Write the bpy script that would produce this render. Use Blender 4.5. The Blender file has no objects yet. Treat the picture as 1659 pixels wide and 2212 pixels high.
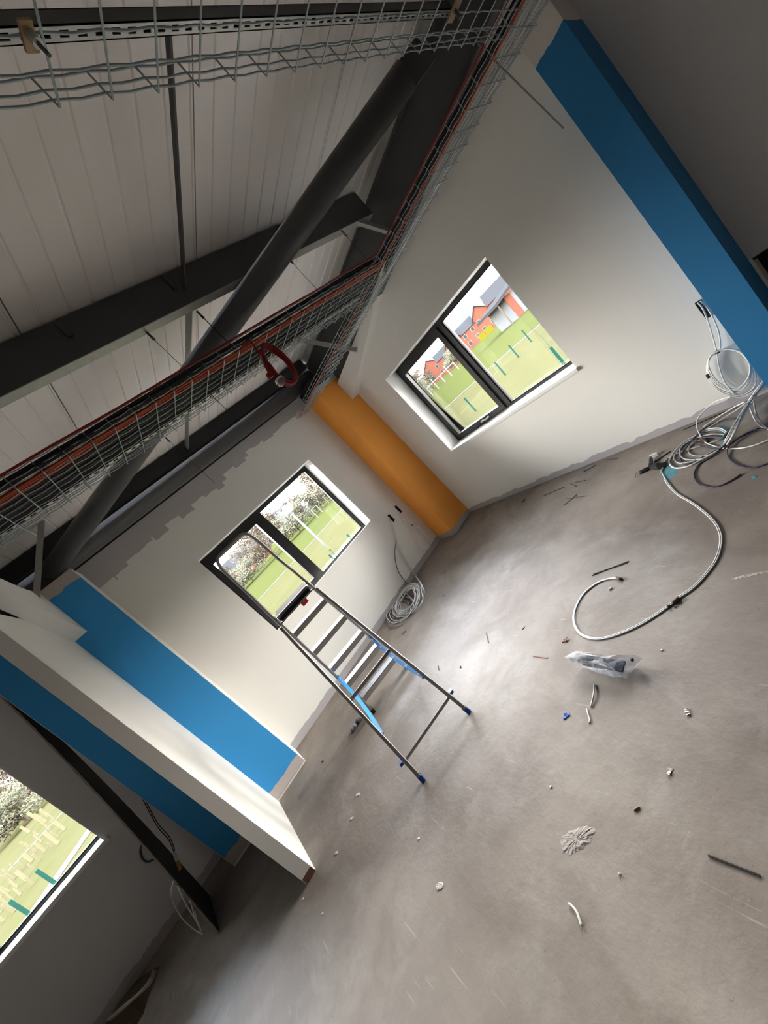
import bpy, bmesh, math, random
from mathutils import Vector, Matrix, Euler
random.seed(7)
S = bpy.context.scene
COL = S.collection
# ------------------------------------------------------------------ camera
FPX, IW, IH = 823.549, 1659.0, 2212.0
CAM = Vector((4.2060277, -3.16952794, 1.6))
RIGHT = Vector((0.445990790819587, 0.5582587744460547, -0.6995994248554729))
DOWN = Vector((-0.2584991900738654, -0.6679919061149742, -0.6978287627319747))
FWD = Vector((-0.8568957831821061, 0.4920710864487691, -0.15360879742336686))
cd = bpy.data.cameras.new('camera')
cam = bpy.data.objects.new('camera', cd)
COL.objects.link(cam)
cd.sensor_fit = 'VERTICAL'
cd.sensor_height = 36.0
cd.lens = FPX * 36.0 / IH
cd.clip_start = 0.02
cd.clip_end = 2000
M = Matrix.Identity(4)
for i in range(3):
    M[i][0], M[i][1], M[i][2], M[i][3] = RIGHT[i], -DOWN[i], -FWD[i], CAM[i]
cam.matrix_world = M
S.camera = cam
# ------------------------------------------------------------------ sky, exposure
W = bpy.data.worlds.new('overcast_sky')
S.world = W
W.use_nodes = True
wn, wl = W.node_tree.nodes, W.node_tree.links
wn.clear()
wo = wn.new('ShaderNodeOutputWorld')
wb = wn.new('ShaderNodeBackground')
tc = wn.new('ShaderNodeTexCoord')
sx = wn.new('ShaderNodeSeparateXYZ')
ramp = wn.new('ShaderNodeValToRGB')
ramp.color_ramp.elements[0].position = 0.0
ramp.color_ramp.elements[0].color = (0.44, 0.40, 0.365, 1)
ramp.color_ramp.elements[1].position = 0.85
ramp.color_ramp.elements[1].color = (0.48, 0.68, 1.0, 1)
e_ = ramp.color_ramp.elements.new(0.35)
e_.color = (1.0, 0.965, 0.93, 1)
wl.new(tc.outputs['Generated'], sx.inputs[0])
wl.new(sx.outputs['Z'], ramp.inputs[0])
wl.new(ramp.outputs[0], wb.inputs['Color'])
wb.inputs['Strength'].default_value = 1.0
wl.new(wb.outputs[0], wo.inputs['Surface'])
S.view_settings.view_transform = 'Standard'
S.view_settings.look = 'None'
S.view_settings.gamma = 1.0
S.view_settings.use_curve_mapping = False
S.view_settings.exposure = 6.45
S.cycles.max_bounces = 12
S.cycles.diffuse_bounces = 8
S.cycles.transparent_max_bounces = 16
S.cycles.use_denoising = True
S.cycles.sample_clamp_indirect = 8.0


def portal(name, c, rot, sx_, sy_):
    """tells the sampler where the sky comes in through a window (gives no light itself)"""
    l = bpy.data.lights.new(name, 'AREA')
    l.shape = 'RECTANGLE'
    l.size, l.size_y = sx_, sy_
    l.cycles.is_portal = True
    o = bpy.data.objects.new(name, l)
    o.location = c
    o.rotation_euler = rot
    COL.objects.link(o)


# ------------------------------------------------------------------ pixel -> place (measuring aid: where a point of the photograph lies on a known plane)
def ray(px, py):
    return RIGHT * ((px - IW / 2) / FPX) + DOWN * ((py - IH / 2) / FPX) + FWD


def at(px, py, ax=2, val=0.0):
    d = ray(px, py)
    return CAM + d * ((val - CAM[ax]) / d[ax])


def fl(px, py, z=0.0):
    return at(px, py, 2, z)


def far(px, py, D):
    d = ray(px, py)
    return CAM + d * (D / math.hypot(d.x, d.y))


# ------------------------------------------------------------------ materials
def node_mat(name):
    m = bpy.data.materials.new(name)
    m.use_nodes = True
    nt = m.node_tree
    return m, nt.nodes, nt.links, nt.nodes['Principled BSDF']


def mat(name, col, rough=0.6, metal=0.0, var=0.12, scale=8.0, bump=0.0, bscale=60.0, spec=0.4, col2=None, trans=0.0):
    m, n, l, b = node_mat(name)
    b.inputs['Roughness'].default_value = rough
    b.inputs['Metallic'].default_value = metal
    b.inputs['Specular IOR Level'].default_value = spec
    if trans:
        b.inputs['Transmission Weight'].default_value = trans
    t = n.new('ShaderNodeTexCoord')
    nz = n.new('ShaderNodeTexNoise')
    nz.inputs['Scale'].default_value = scale
    nz.inputs['Detail'].default_value = 5
    l.new(t.outputs['Object'], nz.inputs['Vector'])
    mx = n.new('ShaderNodeMixRGB')
    c2 = col2 or tuple(c * (1 - var) for c in col)
    mx.inputs[1].default_value = (*col, 1)
    mx.inputs[2].default_value = (*c2, 1)
    l.new(nz.outputs['Fac'], mx.inputs[0])
    l.new(mx.outputs[0], b.inputs['Base Color'])
    if bump:
        nb = n.new('ShaderNodeTexNoise')
        nb.inputs['Scale'].default_value = bscale
        l.new(t.outputs['Object'], nb.inputs['Vector'])
        bp = n.new('ShaderNodeBump')
        bp.inputs['Strength'].default_value = bump
        bp.inputs['Distance'].default_value = 0.01
        l.new(nb.outputs['Fac'], bp.inputs['Height'])
        l.new(bp.outputs[0], b.inputs['Normal'])
    return m


def math_node(n, l, op, a, b=None, c=None):
    q = n.new('ShaderNodeMath')
    q.operation = op
    for i, v in enumerate((a, b, c)):
        if v is None:
            continue
        if isinstance(v, (int, float)):
            q.inputs[i].default_value = v
        else:
            l.new(v, q.inputs[i])
    return q.outputs[0]


def paint_mat(name, col, bare, z_low=None, z_high=None, low_amp=0.05, block=0.0, rough=0.75, high_col=None):
    """emulsion over plaster: bare board shows under the ragged lower and upper edges of the paint"""
    m, n, l, b = node_mat(name)
    b.inputs['Roughness'].default_value = rough
    b.inputs['Specular IOR Level'].default_value = 0.3
    g = n.new('ShaderNodeNewGeometry')
    sp = n.new('ShaderNodeSeparateXYZ')
    l.new(g.outputs['Position'], sp.inputs[0])
    nz = n.new('ShaderNodeTexNoise')
    nz.inputs['Scale'].default_value = 9
    nz.inputs['Detail'].default_value = 6
    l.new(g.outputs['Position'], nz.inputs['Vector'])
    soft = n.new('ShaderNodeTexNoise')
    soft.inputs['Scale'].default_value = 1.3
    l.new(g.outputs['Position'], soft.inputs['Vector'])
    mx = n.new('ShaderNodeMixRGB')
    mx.inputs[1].default_value = (*col, 1)
    mx.inputs[2].default_value = (*[c * 0.93 for c in col], 1)
    l.new(soft.outputs['Fac'], mx.inputs[0])
    cur = mx.outputs[0]
    wob = math_node(n, l, 'MULTIPLY_ADD', nz.outputs['Fac'], low_amp * 2, -low_amp)
    zz = math_node(n, l, 'ADD', sp.outputs['Z'], wob)
    if z_low is not None:
        f = math_node(n, l, 'LESS_THAN', zz, z_low)
        k = n.new('ShaderNodeMixRGB')
        l.new(f, k.inputs[0])
        l.new(cur, k.inputs[1])
        k.inputs[2].default_value = (*bare, 1)
        cur = k.outputs[0]
    if z_high is not None:
        zh = zz
        if block:
            fy = math_node(n, l, 'FLOOR', math_node(n, l, 'MULTIPLY', sp.outputs['Y'], 6.5))
            wnz = n.new('ShaderNodeTexWhiteNoise')
            wnz.noise_dimensions = '1D'
            l.new(fy, wnz.inputs['W'])
            zh = math_node(n, l, 'MULTIPLY_ADD', wnz.outputs['Value'], block * .45, zz)
            fy2 = math_node(n, l, 'FLOOR', math_node(n, l, 'MULTIPLY_ADD', sp.outputs['Y'], 2.3, .4))
            wn2 = n.new('ShaderNodeTexWhiteNoise')
            wn2.noise_dimensions = '1D'
            l.new(fy2, wn2.inputs['W'])
            zh = math_node(n, l, 'MULTIPLY_ADD', wn2.outputs['Value'], block, zh)
        f = math_node(n, l, 'GREATER_THAN', zh, z_high)
        k = n.new('ShaderNodeMixRGB')
        l.new(f, k.inputs[0])
        l.new(cur, k.inputs[1])
        k.inputs[2].default_value = (*(high_col or bare), 1)
        cur = k.outputs[0]
    l.new(cur, b.inputs['Base Color'])
    bp = n.new('ShaderNodeBump')
    bp.inputs['Strength'].default_value = 0.04
    fine = n.new('ShaderNodeTexNoise')
    fine.inputs['Scale'].default_value = 160
    l.new(g.outputs['Position'], fine.inputs['Vector'])
    l.new(fine.outputs['Fac'], bp.inputs['Height'])
    l.new(bp.outputs[0], b.inputs['Normal'])
    return m


def concrete_mat():
    m, n, l, b = node_mat('power_floated_concrete')
    b.inputs['Specular IOR Level'].default_value = 0.3
    t = n.new('ShaderNodeNewGeometry')

    def nz(scale, detail=6, rough=0.6, dist=0.0):
        q = n.new('ShaderNodeTexNoise')
        q.inputs['Scale'].default_value = scale
        q.inputs['Detail'].default_value = detail
        q.inputs['Roughness'].default_value = rough
        q.inputs['Distortion'].default_value = dist
        l.new(t.outputs['Position'], q.inputs['Vector'])
        return q.outputs['Fac']

    def rmp(v, a, bb):
        r = n.new('ShaderNodeMapRange')
        r.inputs['From Min'].default_value = a
        r.inputs['From Max'].default_value = bb
        l.new(v, r.inputs['Value'])
        return r.outputs[0]

    def mix(f, c1, c2):
        k = n.new('ShaderNodeMixRGB')
        l.new(f, k.inputs[0])
        for i, c in ((1, c1), (2, c2)):
            if isinstance(c, tuple):
                k.inputs[i].default_value = (*c, 1)
            else:
                l.new(c, k.inputs[i])
        return k.outputs[0]
    c = mix(rmp(nz(1.1, 8), 0.35, 0.68), (0.155, 0.129, 0.110), (0.275, 0.238, 0.206))
    c = mix(math_node(n, l, 'MULTIPLY', rmp(nz(3.2, 10, 0.65, 0.4), 0.5, 0.72), 0.55), c, (0.32, 0.295, 0.27))
    c = mix(math_node(n, l, 'MULTIPLY', rmp(nz(2.1, 8, 0.6, 0.8), 0.52, 0.70), 0.7), c, (0.155, 0.122, 0.097))
    c = mix(math_node(n, l, 'MULTIPLY', rmp(nz(70, 3), 0.69, 0.76), 0.28), c, (0.5, 0.48, 0.45))
    c = mix(math_node(n, l, 'MULTIPLY', rmp(nz(48, 3), 0.66, 0.73), 0.5), c, (0.12, 0.10, 0.085))
    c = mix(math_node(n, l, 'MULTIPLY', rmp(nz(9, 10, 0.75, 0.6), 0.52, 0.70), 0.35), c, (0.17, 0.145, 0.125))
    # faint scratches
    mp = n.new('ShaderNodeMapping')
    mp.inputs['Scale'].default_value = (4, 60, 1)
    mp.inputs['Rotation'].default_value = (0, 0, 0.7)
    l.new(t.outputs['Position'], mp.inputs[0])
    q = n.new('ShaderNodeTexNoise')
    q.inputs['Scale'].default_value = 1.0
    q.inputs['Detail'].default_value = 4
    l.new(mp.outputs[0], q.inputs['Vector'])
    c = mix(math_node(n, l, 'MULTIPLY', rmp(q.outputs['Fac'], 0.68, 0.74), 0.25), c, (0.6, 0.58, 0.56))
    l.new(c, b.inputs['Base Color'])
    r = n.new('ShaderNodeMapRange')
    r.inputs['To Min'].default_value = 0.5
    r.inputs['To Max'].default_value = 0.68
    l.new(nz(2.0, 6), r.inputs['Value'])
    l.new(r.outputs[0], b.inputs['Roughness'])
    bp = n.new('ShaderNodeBump')
    bp.inputs['Strength'].default_value = 0.22
    bp.inputs['Distance'].default_value = 0.01
    l.new(nz(26, 8), bp.inputs['Height'])
    l.new(bp.outputs[0], b.inputs['Normal'])
    return m


def glass_mat():
    m = bpy.data.materials.new('clear_glazing')
    m.use_nodes = True
    n, l = m.node_tree.nodes, m.node_tree.links
    n.clear()
    o = n.new('ShaderNodeOutputMaterial')
    tr = n.new('ShaderNodeBsdfTransparent')
    tr.inputs[0].default_value = (0.95, 0.955, 0.945, 1)
    gl = n.new('ShaderNodeBsdfGlossy')
    gl.inputs['Roughness'].default_value = 0.01
    fr = n.new('ShaderNodeFresnel')
    fr.inputs[0].default_value = 1.45
    mx = n.new('ShaderNodeMixShader')
    l.new(fr.outputs[0], mx.inputs[0])
    l.new(tr.outputs[0], mx.inputs[1])
    l.new(gl.outputs[0], mx.inputs[2])
    l.new(mx.outputs[0], o.inputs[0])
    return m


def film_mat():
    m = bpy.data.materials.new('polythene_film')
    m.use_nodes = True
    n, l = m.node_tree.nodes, m.node_tree.links
    n.clear()
    o = n.new('ShaderNodeOutputMaterial')
    tr = n.new('ShaderNodeBsdfTransparent')
    tr.inputs[0].default_value = (0.92, 0.93, 0.95, 1)
    pr = n.new('ShaderNodeBsdfPrincipled')
    pr.inputs['Base Color'].default_value = (0.86, 0.88, 0.92, 1)
    pr.inputs['Roughness'].default_value = 0.18
    pr.inputs['Specular IOR Level'].default_value = 0.8
    nz = n.new('ShaderNodeTexNoise')
    nz.inputs['Scale'].default_value = 30
    tcn = n.new('ShaderNodeTexCoord')
    l.new(tcn.outputs['Object'], nz.inputs['Vector'])
    r = n.new('ShaderNodeMapRange')
    r.inputs['From Min'].default_value = 0.3
    r.inputs['From Max'].default_value = 0.75
    r.inputs['To Min'].default_value = 0.14
    r.inputs['To Max'].default_value = 0.46
    l.new(nz.outputs['Fac'], r.inputs['Value'])
    mx = n.new('ShaderNodeMixShader')
    l.new(r.outputs[0], mx.inputs[0])
    l.new(tr.outputs[0], mx.inputs[1])
    l.new(pr.outputs[0], mx.inputs[2])
    l.new(mx.outputs[0], o.inputs[0])
    return m


WHITE = (0.80, 0.79, 0.75)
BARE = (0.43, 0.405, 0.42)
PLAST = (0.52, 0.46, 0.43)
m_wall_left = paint_mat('white_emulsion_left', WHITE, BARE, z_low=0.075, z_high=2.53, low_amp=0.025, block=0.17, high_col=(0.46, 0.435, 0.43))
m_wall = paint_mat('white_emulsion', WHITE, BARE, z_low=0.06, low_amp=0.04)
m_plain = paint_mat('white_emulsion_plain', WHITE, BARE)
m_grey_wall = paint_mat('grey_wall_finish', (0.62, 0.62, 0.63), (0.40, 0.38, 0.38), z_low=0.08, low_amp=0.05)  # grey finish, darker than the white emulsion
m_white = mat('white_board', (0.80, 0.80, 0.78), 0.45, var=0.04)
m_orange = paint_mat('orange_emulsion', (0.92, 0.375, 0.068), (0.40, 0.39, 0.38), z_low=0.075, z_high=2.45, low_amp=0.03, high_col=(0.6, 0.58, 0.57))
m_blue = paint_mat('blue_emulsion', (0.045, 0.32, 0.70), PLAST, z_low=0.11, z_high=2.475, low_amp=0.035)
m_blue_shaded = paint_mat('blue_emulsion_shaded', (0.028, 0.20, 0.45), (0.66, 0.63, 0.60), z_low=0.0, z_high=2.345, low_amp=0.02)  # same paint as the left column, darkened to put shade into the colour
m_conc = concrete_mat()
m_deck = mat('white_liner_steel', (0.88, 0.845, 0.815), 0.42, 0.0, var=0.05, scale=3, spec=0.5)
m_steel = mat('grey_painted_steel', (0.085, 0.087, 0.09), 0.5, 0.0, var=0.3, scale=5, spec=0.4)
m_brace = mat('grey_primed_tube', (0.10, 0.10, 0.102), 0.42, 0.0, var=0.2, scale=6, spec=0.5)
m_galv = mat('galvanised_steel', (0.42, 0.42, 0.40), 0.45, 0.55, var=0.3, scale=25)
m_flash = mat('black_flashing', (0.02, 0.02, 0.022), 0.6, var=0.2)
m_wire = mat('zinc_wire', (0.40, 0.47, 0.50), 0.38, 0.55, var=0.2, scale=40)
m_strut = mat('zinc_channel', (0.55, 0.56, 0.54), 0.4, 0.55, var=0.25, scale=30)
m_frame = mat('charcoal_aluminium', (0.013, 0.013, 0.014), 0.38, 0.0, var=0.2, scale=10, spec=0.5)
m_gasket = mat('black_gasket', (0.01, 0.01, 0.01), 0.7)
m_glass = glass_mat()
m_film = film_mat()
m_alu = mat('brushed_aluminium', (0.48, 0.47, 0.46), 0.32, 0.85, var=0.15, scale=20)
m_alu_d = mat('dull_aluminium', (0.30, 0.29, 0.29), 0.4, 0.7, var=0.15, scale=20)
m_bluep = mat('blue_plastic', (0.01, 0.05, 0.28), 0.4)
m_strap = mat('blue_webbing', (0.01, 0.26, 0.72), 0.55, var=0.1)
m_strapw = mat('white_print', (0.7, 0.78, 0.85), 0.6)
m_blackp = mat('black_plastic', (0.012, 0.012, 0.013), 0.45)
m_redp = mat('red_label', (0.45, 0.03, 0.04), 0.5)
m_redc = mat('red_cable_sheath', (0.26, 0.012, 0.012), 0.42, var=0.15)
m_orc = mat('orange_cable_sheath', (0.46, 0.075, 0.02), 0.5, var=0.2)
m_blc = mat('black_cable_sheath', (0.008, 0.008, 0.009), 0.5)
m_whc = mat('white_cable_sheath', (0.70, 0.70, 0.70), 0.4, var=0.06)
m_grc = mat('grey_cable_sheath', (0.40, 0.41, 0.40), 0.45, var=0.12)
m_puc = mat('dark_purple_sheath', (0.045, 0.035, 0.075), 0.45)
m_tape = mat('brown_tape', (0.075, 0.035, 0.028), 0.5)
m_brass = mat('passivated_bracket', (0.36, 0.25, 0.13), 0.45, 0.4, var=0.3, scale=60)
m_black = mat('dark_void', (0.006, 0.006, 0.006), 0.9)
m_board = mat('dark_coated_steel', (0.022, 0.020, 0.017), 0.65, var=0.3, scale=8)
m_foam = mat('crumbled_fire_coating', (0.36, 0.32, 0.26), 0.9, var=0.4, scale=30)
m_plaster = mat('dried_plaster', (0.52, 0.49, 0.46), 0.85, var=0.2, scale=40, bump=0.5, bscale=90)
m_copper = mat('brown_offcut', (0.25, 0.12, 0.08), 0.6)
m_turq = mat('turquoise_paint', (0.10, 0.30, 0.36), 0.6, var=0.3, scale=20)
m_bits = mat('white_offcut', (0.68, 0.67, 0.64), 0.5)
m_timber = mat('raw_timber', (0.20, 0.09, 0.065), 0.8, var=0.4, scale=20)
m_rubble = mat('brown_rubble', (0.12, 0.085, 0.05), 0.95, var=0.5, scale=18, bump=0.6, bscale=40)
m_dome = mat('clear_plastic', (0.8, 0.8, 0.8), 0.15, trans=0.85)
m_rag = mat('grey_rag', (0.11, 0.11, 0.15), 0.9, col2=(0.32, 0.32, 0.38), scale=30)

# ------------------------------------------------------------------ mesh builder
ORI = {}


class MB:
    def __init__(self):
        self.v, self.f = [], []

    def add(self, vs, fs):
        o = len(self.v)
        self.v += [Vector(p) for p in vs]
        self.f += [tuple(i + o for i in q) for q in fs]
        return self

    def box(self, lo, hi):
        x0, y0, z0 = lo
        x1, y1, z1 = hi
        v = [(x0, y0, z0), (x1, y0, z0), (x1, y1, z0), (x0, y1, z0), (x0, y0, z1), (x1, y0, z1), (x1, y1, z1), (x0, y1, z1)]
        return self.add(v, [(0, 3, 2, 1), (4, 5, 6, 7), (0, 1, 5, 4), (1, 2, 6, 5), (2, 3, 7, 6), (3, 0, 4, 7)])

    def bar(self, p, q, w, h, side=None, bev=0.0):
        """rectangular bar from p to q, w along side, h across"""
        p, q = Vector(p), Vector(q)
        d = (q - p).normalized()
        s = Vector(side) if side is not None else (Vector((0, 0, 1)) if abs(d.z) < 0.9 else Vector((1, 0, 0)))
        s = (s - d * s.dot(d)).normalized()
        t = d.cross(s)
        w, h = w / 2, h / 2
        if bev:
            b = bev
            prof = [(w, h - b), (w - b, h), (-w + b, h), (-w, h - b), (-w, -h + b), (-w + b, -h), (w - b, -h), (w, -h + b)]
        else:
            prof = [(w, h), (-w, h), (-w, -h), (w, -h)]
        return self.extr(p, q, s, t, prof)

    def extr(self, p, q, s, t, prof):
        n = len(prof)
        v = [p + s * a + t * b for a, b in prof] + [q + s * a + t * b for a, b in prof]
        f = [(i, (i + 1) % n, n + (i + 1) % n, n + i) for i in range(n)]
        f += [tuple(range(n))[::-1], tuple(range(n, 2 * n))]
        return self.add(v, f)

    def prism(self, poly, ext):
        """closed 3-d polygon pushed along ext"""
        e = Vector(ext)
        n = len(poly)
        v = [Vector(p) for p in poly] + [Vector(p) + e for p in poly]
        f = [(i, (i + 1) % n, n + (i + 1) % n, n + i) for i in range(n)]
        f += [tuple(range(n))[::-1], tuple(range(n, 2 * n))]
        return self.add(v, f)

    def tube(self, pts, r, n=6, closed=False, cap=True):
        pts = [Vector(p) for p in pts]
        N = len(pts)
        up = None
        vs = []
        for i, p in enumerate(pts):
            a = pts[(i - 1) % N] if (i > 0 or closed) else p
            b = pts[(i + 1) % N] if (i < N - 1 or closed) else p
            d = (b - a)
            if d.length < 1e-9:
                d = Vector((0, 0, 1))
            d.normalize()
            if up is None:
                up = Vector((0, 0, 1)) if abs(d.z) < 0.9 else Vector((1, 0, 0))
            s = up - d * up.dot(d)
            if s.length < 1e-4:
                s = Vector((1, 0, 0)) - d * d.x
            s.normalize()
            up = s
            t = d.cross(s)
            rr = r[i] if isinstance(r, (list, tuple)) else r
            vs += [p + s * (rr * math.cos(2 * math.pi * k / n)) + t * (rr * math.sin(2 * math.pi * k / n)) for k in range(n)]
        fs = []
        for i in range(N if closed else N - 1):
            j = (i + 1) % N
            for k in range(n):
                fs.append((i * n + k, i * n + (k + 1) % n, j * n + (k + 1) % n, j * n + k))
        if cap and not closed:
            fs.append(tuple(range(n))[::-1])
            fs.append(tuple(range((N - 1) * n, N * n)))
        return self.add(vs, fs)

    def lathe(self, c, prof, n=16, ax=(0, 0, 1)):
        a = Vector(ax).normalized()
        s = a.orthogonal().normalized()
        t = a.cross(s)
        c = Vector(c)
        vs = []
        for r, h in prof:
            vs += [c + a * h + (s * math.cos(2 * math.pi * k / n) + t * math.sin(2 * math.pi * k / n)) * r for k in range(n)]
        fs = []
        for i in range(len(prof) - 1):
            for k in range(n):
                fs.append((i * n + k, i * n + (k + 1) % n, (i + 1) * n + (k + 1) % n, (i + 1) * n + k))
        fs.append(tuple(range(n))[::-1])
        fs.append(tuple(range((len(prof) - 1) * n, len(prof) * n)))
        return self.add(vs, fs)

    def build(self, name, m, parent=None, smooth=False, origin=None):
        lo = Vector([min(p[i] for p in self.v) for i in range(3)])
        hi = Vector([max(p[i] for p in self.v) for i in range(3)])
        o = (lo + hi) / 2
        if parent is None:
            o.z = lo.z
        if origin is not None:
            o = Vector(origin)
        me = bpy.data.meshes.new(name)
        me.from_pydata([p - o for p in self.v], [], self.f)
        bm = bmesh.new()
        bm.from_mesh(me)
        bmesh.ops.recalc_face_normals(bm, faces=bm.faces)
        bm.to_mesh(me)
        bm.free()
        me.materials.append(m)
        if smooth:
            me.polygons.foreach_set('use_smooth', [True] * len(me.polygons))
        ob = bpy.data.objects.new(name, me)
        COL.objects.link(ob)
        ORI[ob.name] = o
        if parent is not None:
            ob.parent = parent
            ob.location = o - ORI[parent.name]
        else:
            ob.location = o
        return ob


def tag(o, label=None, cat=None, group=None, kind=None):
    for k, v in (('label', label), ('category', cat), ('group', group), ('kind', kind)):
        if v:
            o[k] = v
    return o


def thing(name, loc, label, cat, group=None, kind=None):
    o = bpy.data.objects.new(name, None)
    o.empty_display_size = 0.05
    COL.objects.link(o)
    o.location = loc
    ORI[o.name] = Vector(loc)
    return tag(o, label, cat, group, kind)


def struct(o, label=None):
    o['kind'] = 'structure'
    if label:
        o['label'] = label
    return o


def spline(pts, k=6, closed=False):
    pts = [Vector(p) for p in pts]
    N = len(pts)
    out = []
    for i in range(N if closed else N - 1):
        g = lambda j: pts[j % N] if closed else pts[max(0, min(N - 1, j))]
        a, b, c, d = g(i - 1), g(i), g(i + 1), g(i + 2)
        for s in range(k):
            t = s / k
            out.append(0.5 * ((2 * b) + (c - a) * t + (2 * a - 5 * b + 4 * c - d) * t * t + (3 * b - a - 3 * c + d) * t ** 3))
    if not closed:
        out.append(pts[-1])
    return out


def dup(o, loc, label=None):
    """a copy of a thing with its parts and sub-parts, sharing mesh data"""
    def cp(s, par):
        c = s.copy()
        COL.objects.link(c)
        c.parent = par
        ORI[c.name] = ORI[s.name]
        for ch in list(s.children):
            cp(ch, c)
        return c
    c = cp(o, None)
    c.location = loc
    if label:
        c['label'] = label
    return c


# ------------------------------------------------------------------ the setting: floor, walls, roof deck
XE, YE = 9.2, -9.0
DECK0, DSL = 2.935, 0.055


def deck_z(x):
    return DECK0 + DSL * x


struct(MB().box((-0.35, YE - 0.2, -0.2), (XE + 0.2, 0.35, 0.0)).build('floor', m_conc), 'bare power floated concrete floor with stains and scratches')


def wall_with_holes(name, m, axis, p0, thick, a0, a1, z0, z1, holes):
    """axis 'x': wall in plane x=p0, spans y; 'y': plane y=p0, spans x"""
    mb = MB()
    cuts = sorted({a0, a1} | {h[0] for h in holes} | {h[1] for h in holes})
    for u0, u1 in zip(cuts[:-1], cuts[1:]):
        zs = [(z0, z1)]
        for h in holes:
            if h[0] <= u0 and h[1] >= u1:
                zs = [s for s in ((z0, h[2]), (h[3], z1))]
        for s0, s1 in zs:
            lo, hi = min(p0, p0 + thick), max(p0, p0 + thick)
            if axis == 'x':
                mb.box((lo, u0, s0), (hi, u1, s1))
            else:
                mb.box((u0, lo, s0), (u1, hi, s1))
    return struct(mb.build(name, m))


WA = (-2.665, -0.974, 0.862, 1.978)     # left wall window opening (y0,y1,z0,z1)
WC = (-6.40, -4.640, 0.868, 1.978)      # dark bay window
WBX = (0.856, 2.561, 0.836, 1.978)      # back wall window (x0,x1,z0,z1)
SOCK_A = [(-0.723 - .055, -0.723 + .055, 0.66, 0.735), (-0.52 - .035, -0.52 + .035, 0.66, 0.735)]
tag(wall_with_holes('wall_left', m_wall_left, 'x', 0.0, -0.32, -3.8, 0.32, 0.0, 2.62, [WA]), 'white painted left wall with bare board along its top')
tag(wall_with_holes('wall_bay', m_grey_wall, 'x', 0.0, -0.32, YE, -3.8, 0.0, 2.62, [WC]), 'grey wall of the dark bay')
CONS = (3.652, 4.02, 0.50, 0.812)
tag(wall_with_holes('wall_back', m_wall, 'y', 0.0, 0.32, 0.0, 3.55, 0.0, 3.9, [WBX]), 'white painted back wall with a window')
tag(wall_with_holes('wall_back', m_grey_wall, 'y', 0.0, 0.32, 3.55, XE, 0.0, 3.9, [CONS]), 'grey back wall right of the blue column')
# walls behind the photographer
wall_with_holes('wall_right', m_grey_wall, 'x', XE, 0.32, YE, 0.32, 0.0, 4.0, [])
wall_with_holes('wall_front', m_grey_wall, 'y', YE, -0.32, -0.32, XE, 0.0, 4.0, [])
R90 = math.radians(90)
portal('sky_window_left', (-0.30, (WA[0] + WA[1]) / 2, (WA[2] + WA[3]) / 2), (0, -R90, 0), WA[3] - WA[2], WA[1] - WA[0])
portal('sky_window_bay', (-0.30, (WC[0] + WC[1]) / 2, (WC[2] + WC[3]) / 2), (0, -R90, 0), WC[3] - WC[2], WC[1] - WC[0])
portal('sky_window_back', ((WBX[0] + WBX[1]) / 2, 0.30, (WBX[2] + WBX[3]) / 2), (-R90, 0, 0), WBX[1] - WBX[0], WBX[3] - WBX[2])

# roof deck: profiled liner panels, one metre cover each
deck = thing('ceiling', (4.5, -4.3, deck_z(4.5)), 'white ribbed steel roof liner panels running up the slope', None, kind='structure')
PW = 1.0
prof = [(0, 0)]
NR = 8
for k in range(NR):
    a = k * PW / NR
    prof += [(a + 0.008, 0.0), (a + 0.013, 0.006), (a + 0.020, 0.006), (a + 0.025, 0.0)]
prof += [(PW - 0.006, 0), (PW - 0.006, 0.03)]
y = 0.3
x0d, x1d = -0.3, XE + 0.3
first = None
while y > YE - 0.3:
    if first is None:
        mb = MB()
        n = len(prof)
        vs = [(x0d, y - a, deck_z(x0d) + b) for a, b in prof] + [(x1d, y - a, deck_z(x1d) + b) for a, b in prof]
        mb.add(vs, [(i, i + 1, n + i + 1, n + i) for i in range(n - 1)])
        mb.add([(x0d, y, deck_z(x0d) + .05), (x1d, y, deck_z(x1d) + .05), (x1d, y - PW, deck_z(x1d) + .05), (x0d, y - PW, deck_z(x0d) + .05)], [(0, 1, 2, 3)])
        first = mb.build('panel', m_deck, deck)
    else:
        c = first.copy()
        c.location.y = first.location.y - (0.3 - y)
        c.parent = deck
        COL.objects.link(c)
    y -= PW
# closing fascia between wall head and deck (dark eaves void)
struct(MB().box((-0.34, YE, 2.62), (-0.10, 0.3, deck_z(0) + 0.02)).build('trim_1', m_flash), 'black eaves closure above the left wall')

# boxed columns and boxed haunches
struct(MB().box((0, -0.43, 0), (0.335, 0.0, 2.50)).build('column_boxing', m_orange), 'orange painted boxed column in the corner between the windows')
lb = thing('column_boxing', (0.185, -3.8, 0), 'blue painted boxed column against the left wall', None, kind='structure')
MB().box((0.0, -4.22, 0), (0.364, -3.37, 2.57)).build('boxing', m_plain, lb)
MB().box((0.364, -4.215, 0.02), (0.372, -3.373, 2.57)).build('front_board', m_blue, lb)['label'] = 'blue painted face'
struct(MB().box((3.468, -0.27, 0), (3.645, 0.0, 2.47)).build('column_boxing', m_blue_shaded), 'blue boxed column on the back wall at right, shade darkening its colour')
hb = thing('trim_2', (1.0, -0.06, 2.03), 'white boxed haunch sloping up along the back wall', None, kind='structure')
MB().prism([(0.0, -0.122, 2.03), (1.97, -0.122, 2.594), (0.0, -0.122, 2.345)], (0, 0.012, 0)).build('front_board', m_plain, hb)
MB().prism([(0.0, -0.110, 2.03), (1.85, -0.110, 2.559), (1.85, -0.110, 2.571), (0.0, -0.110, 2.042)], (0, 0.110, 0)).build('soffit_board', m_plain, hb)
stub = thing('wall_partition', (0.9, -3.76, 0), 'white partition stub standing out from the blue column', None, kind='structure')
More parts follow.
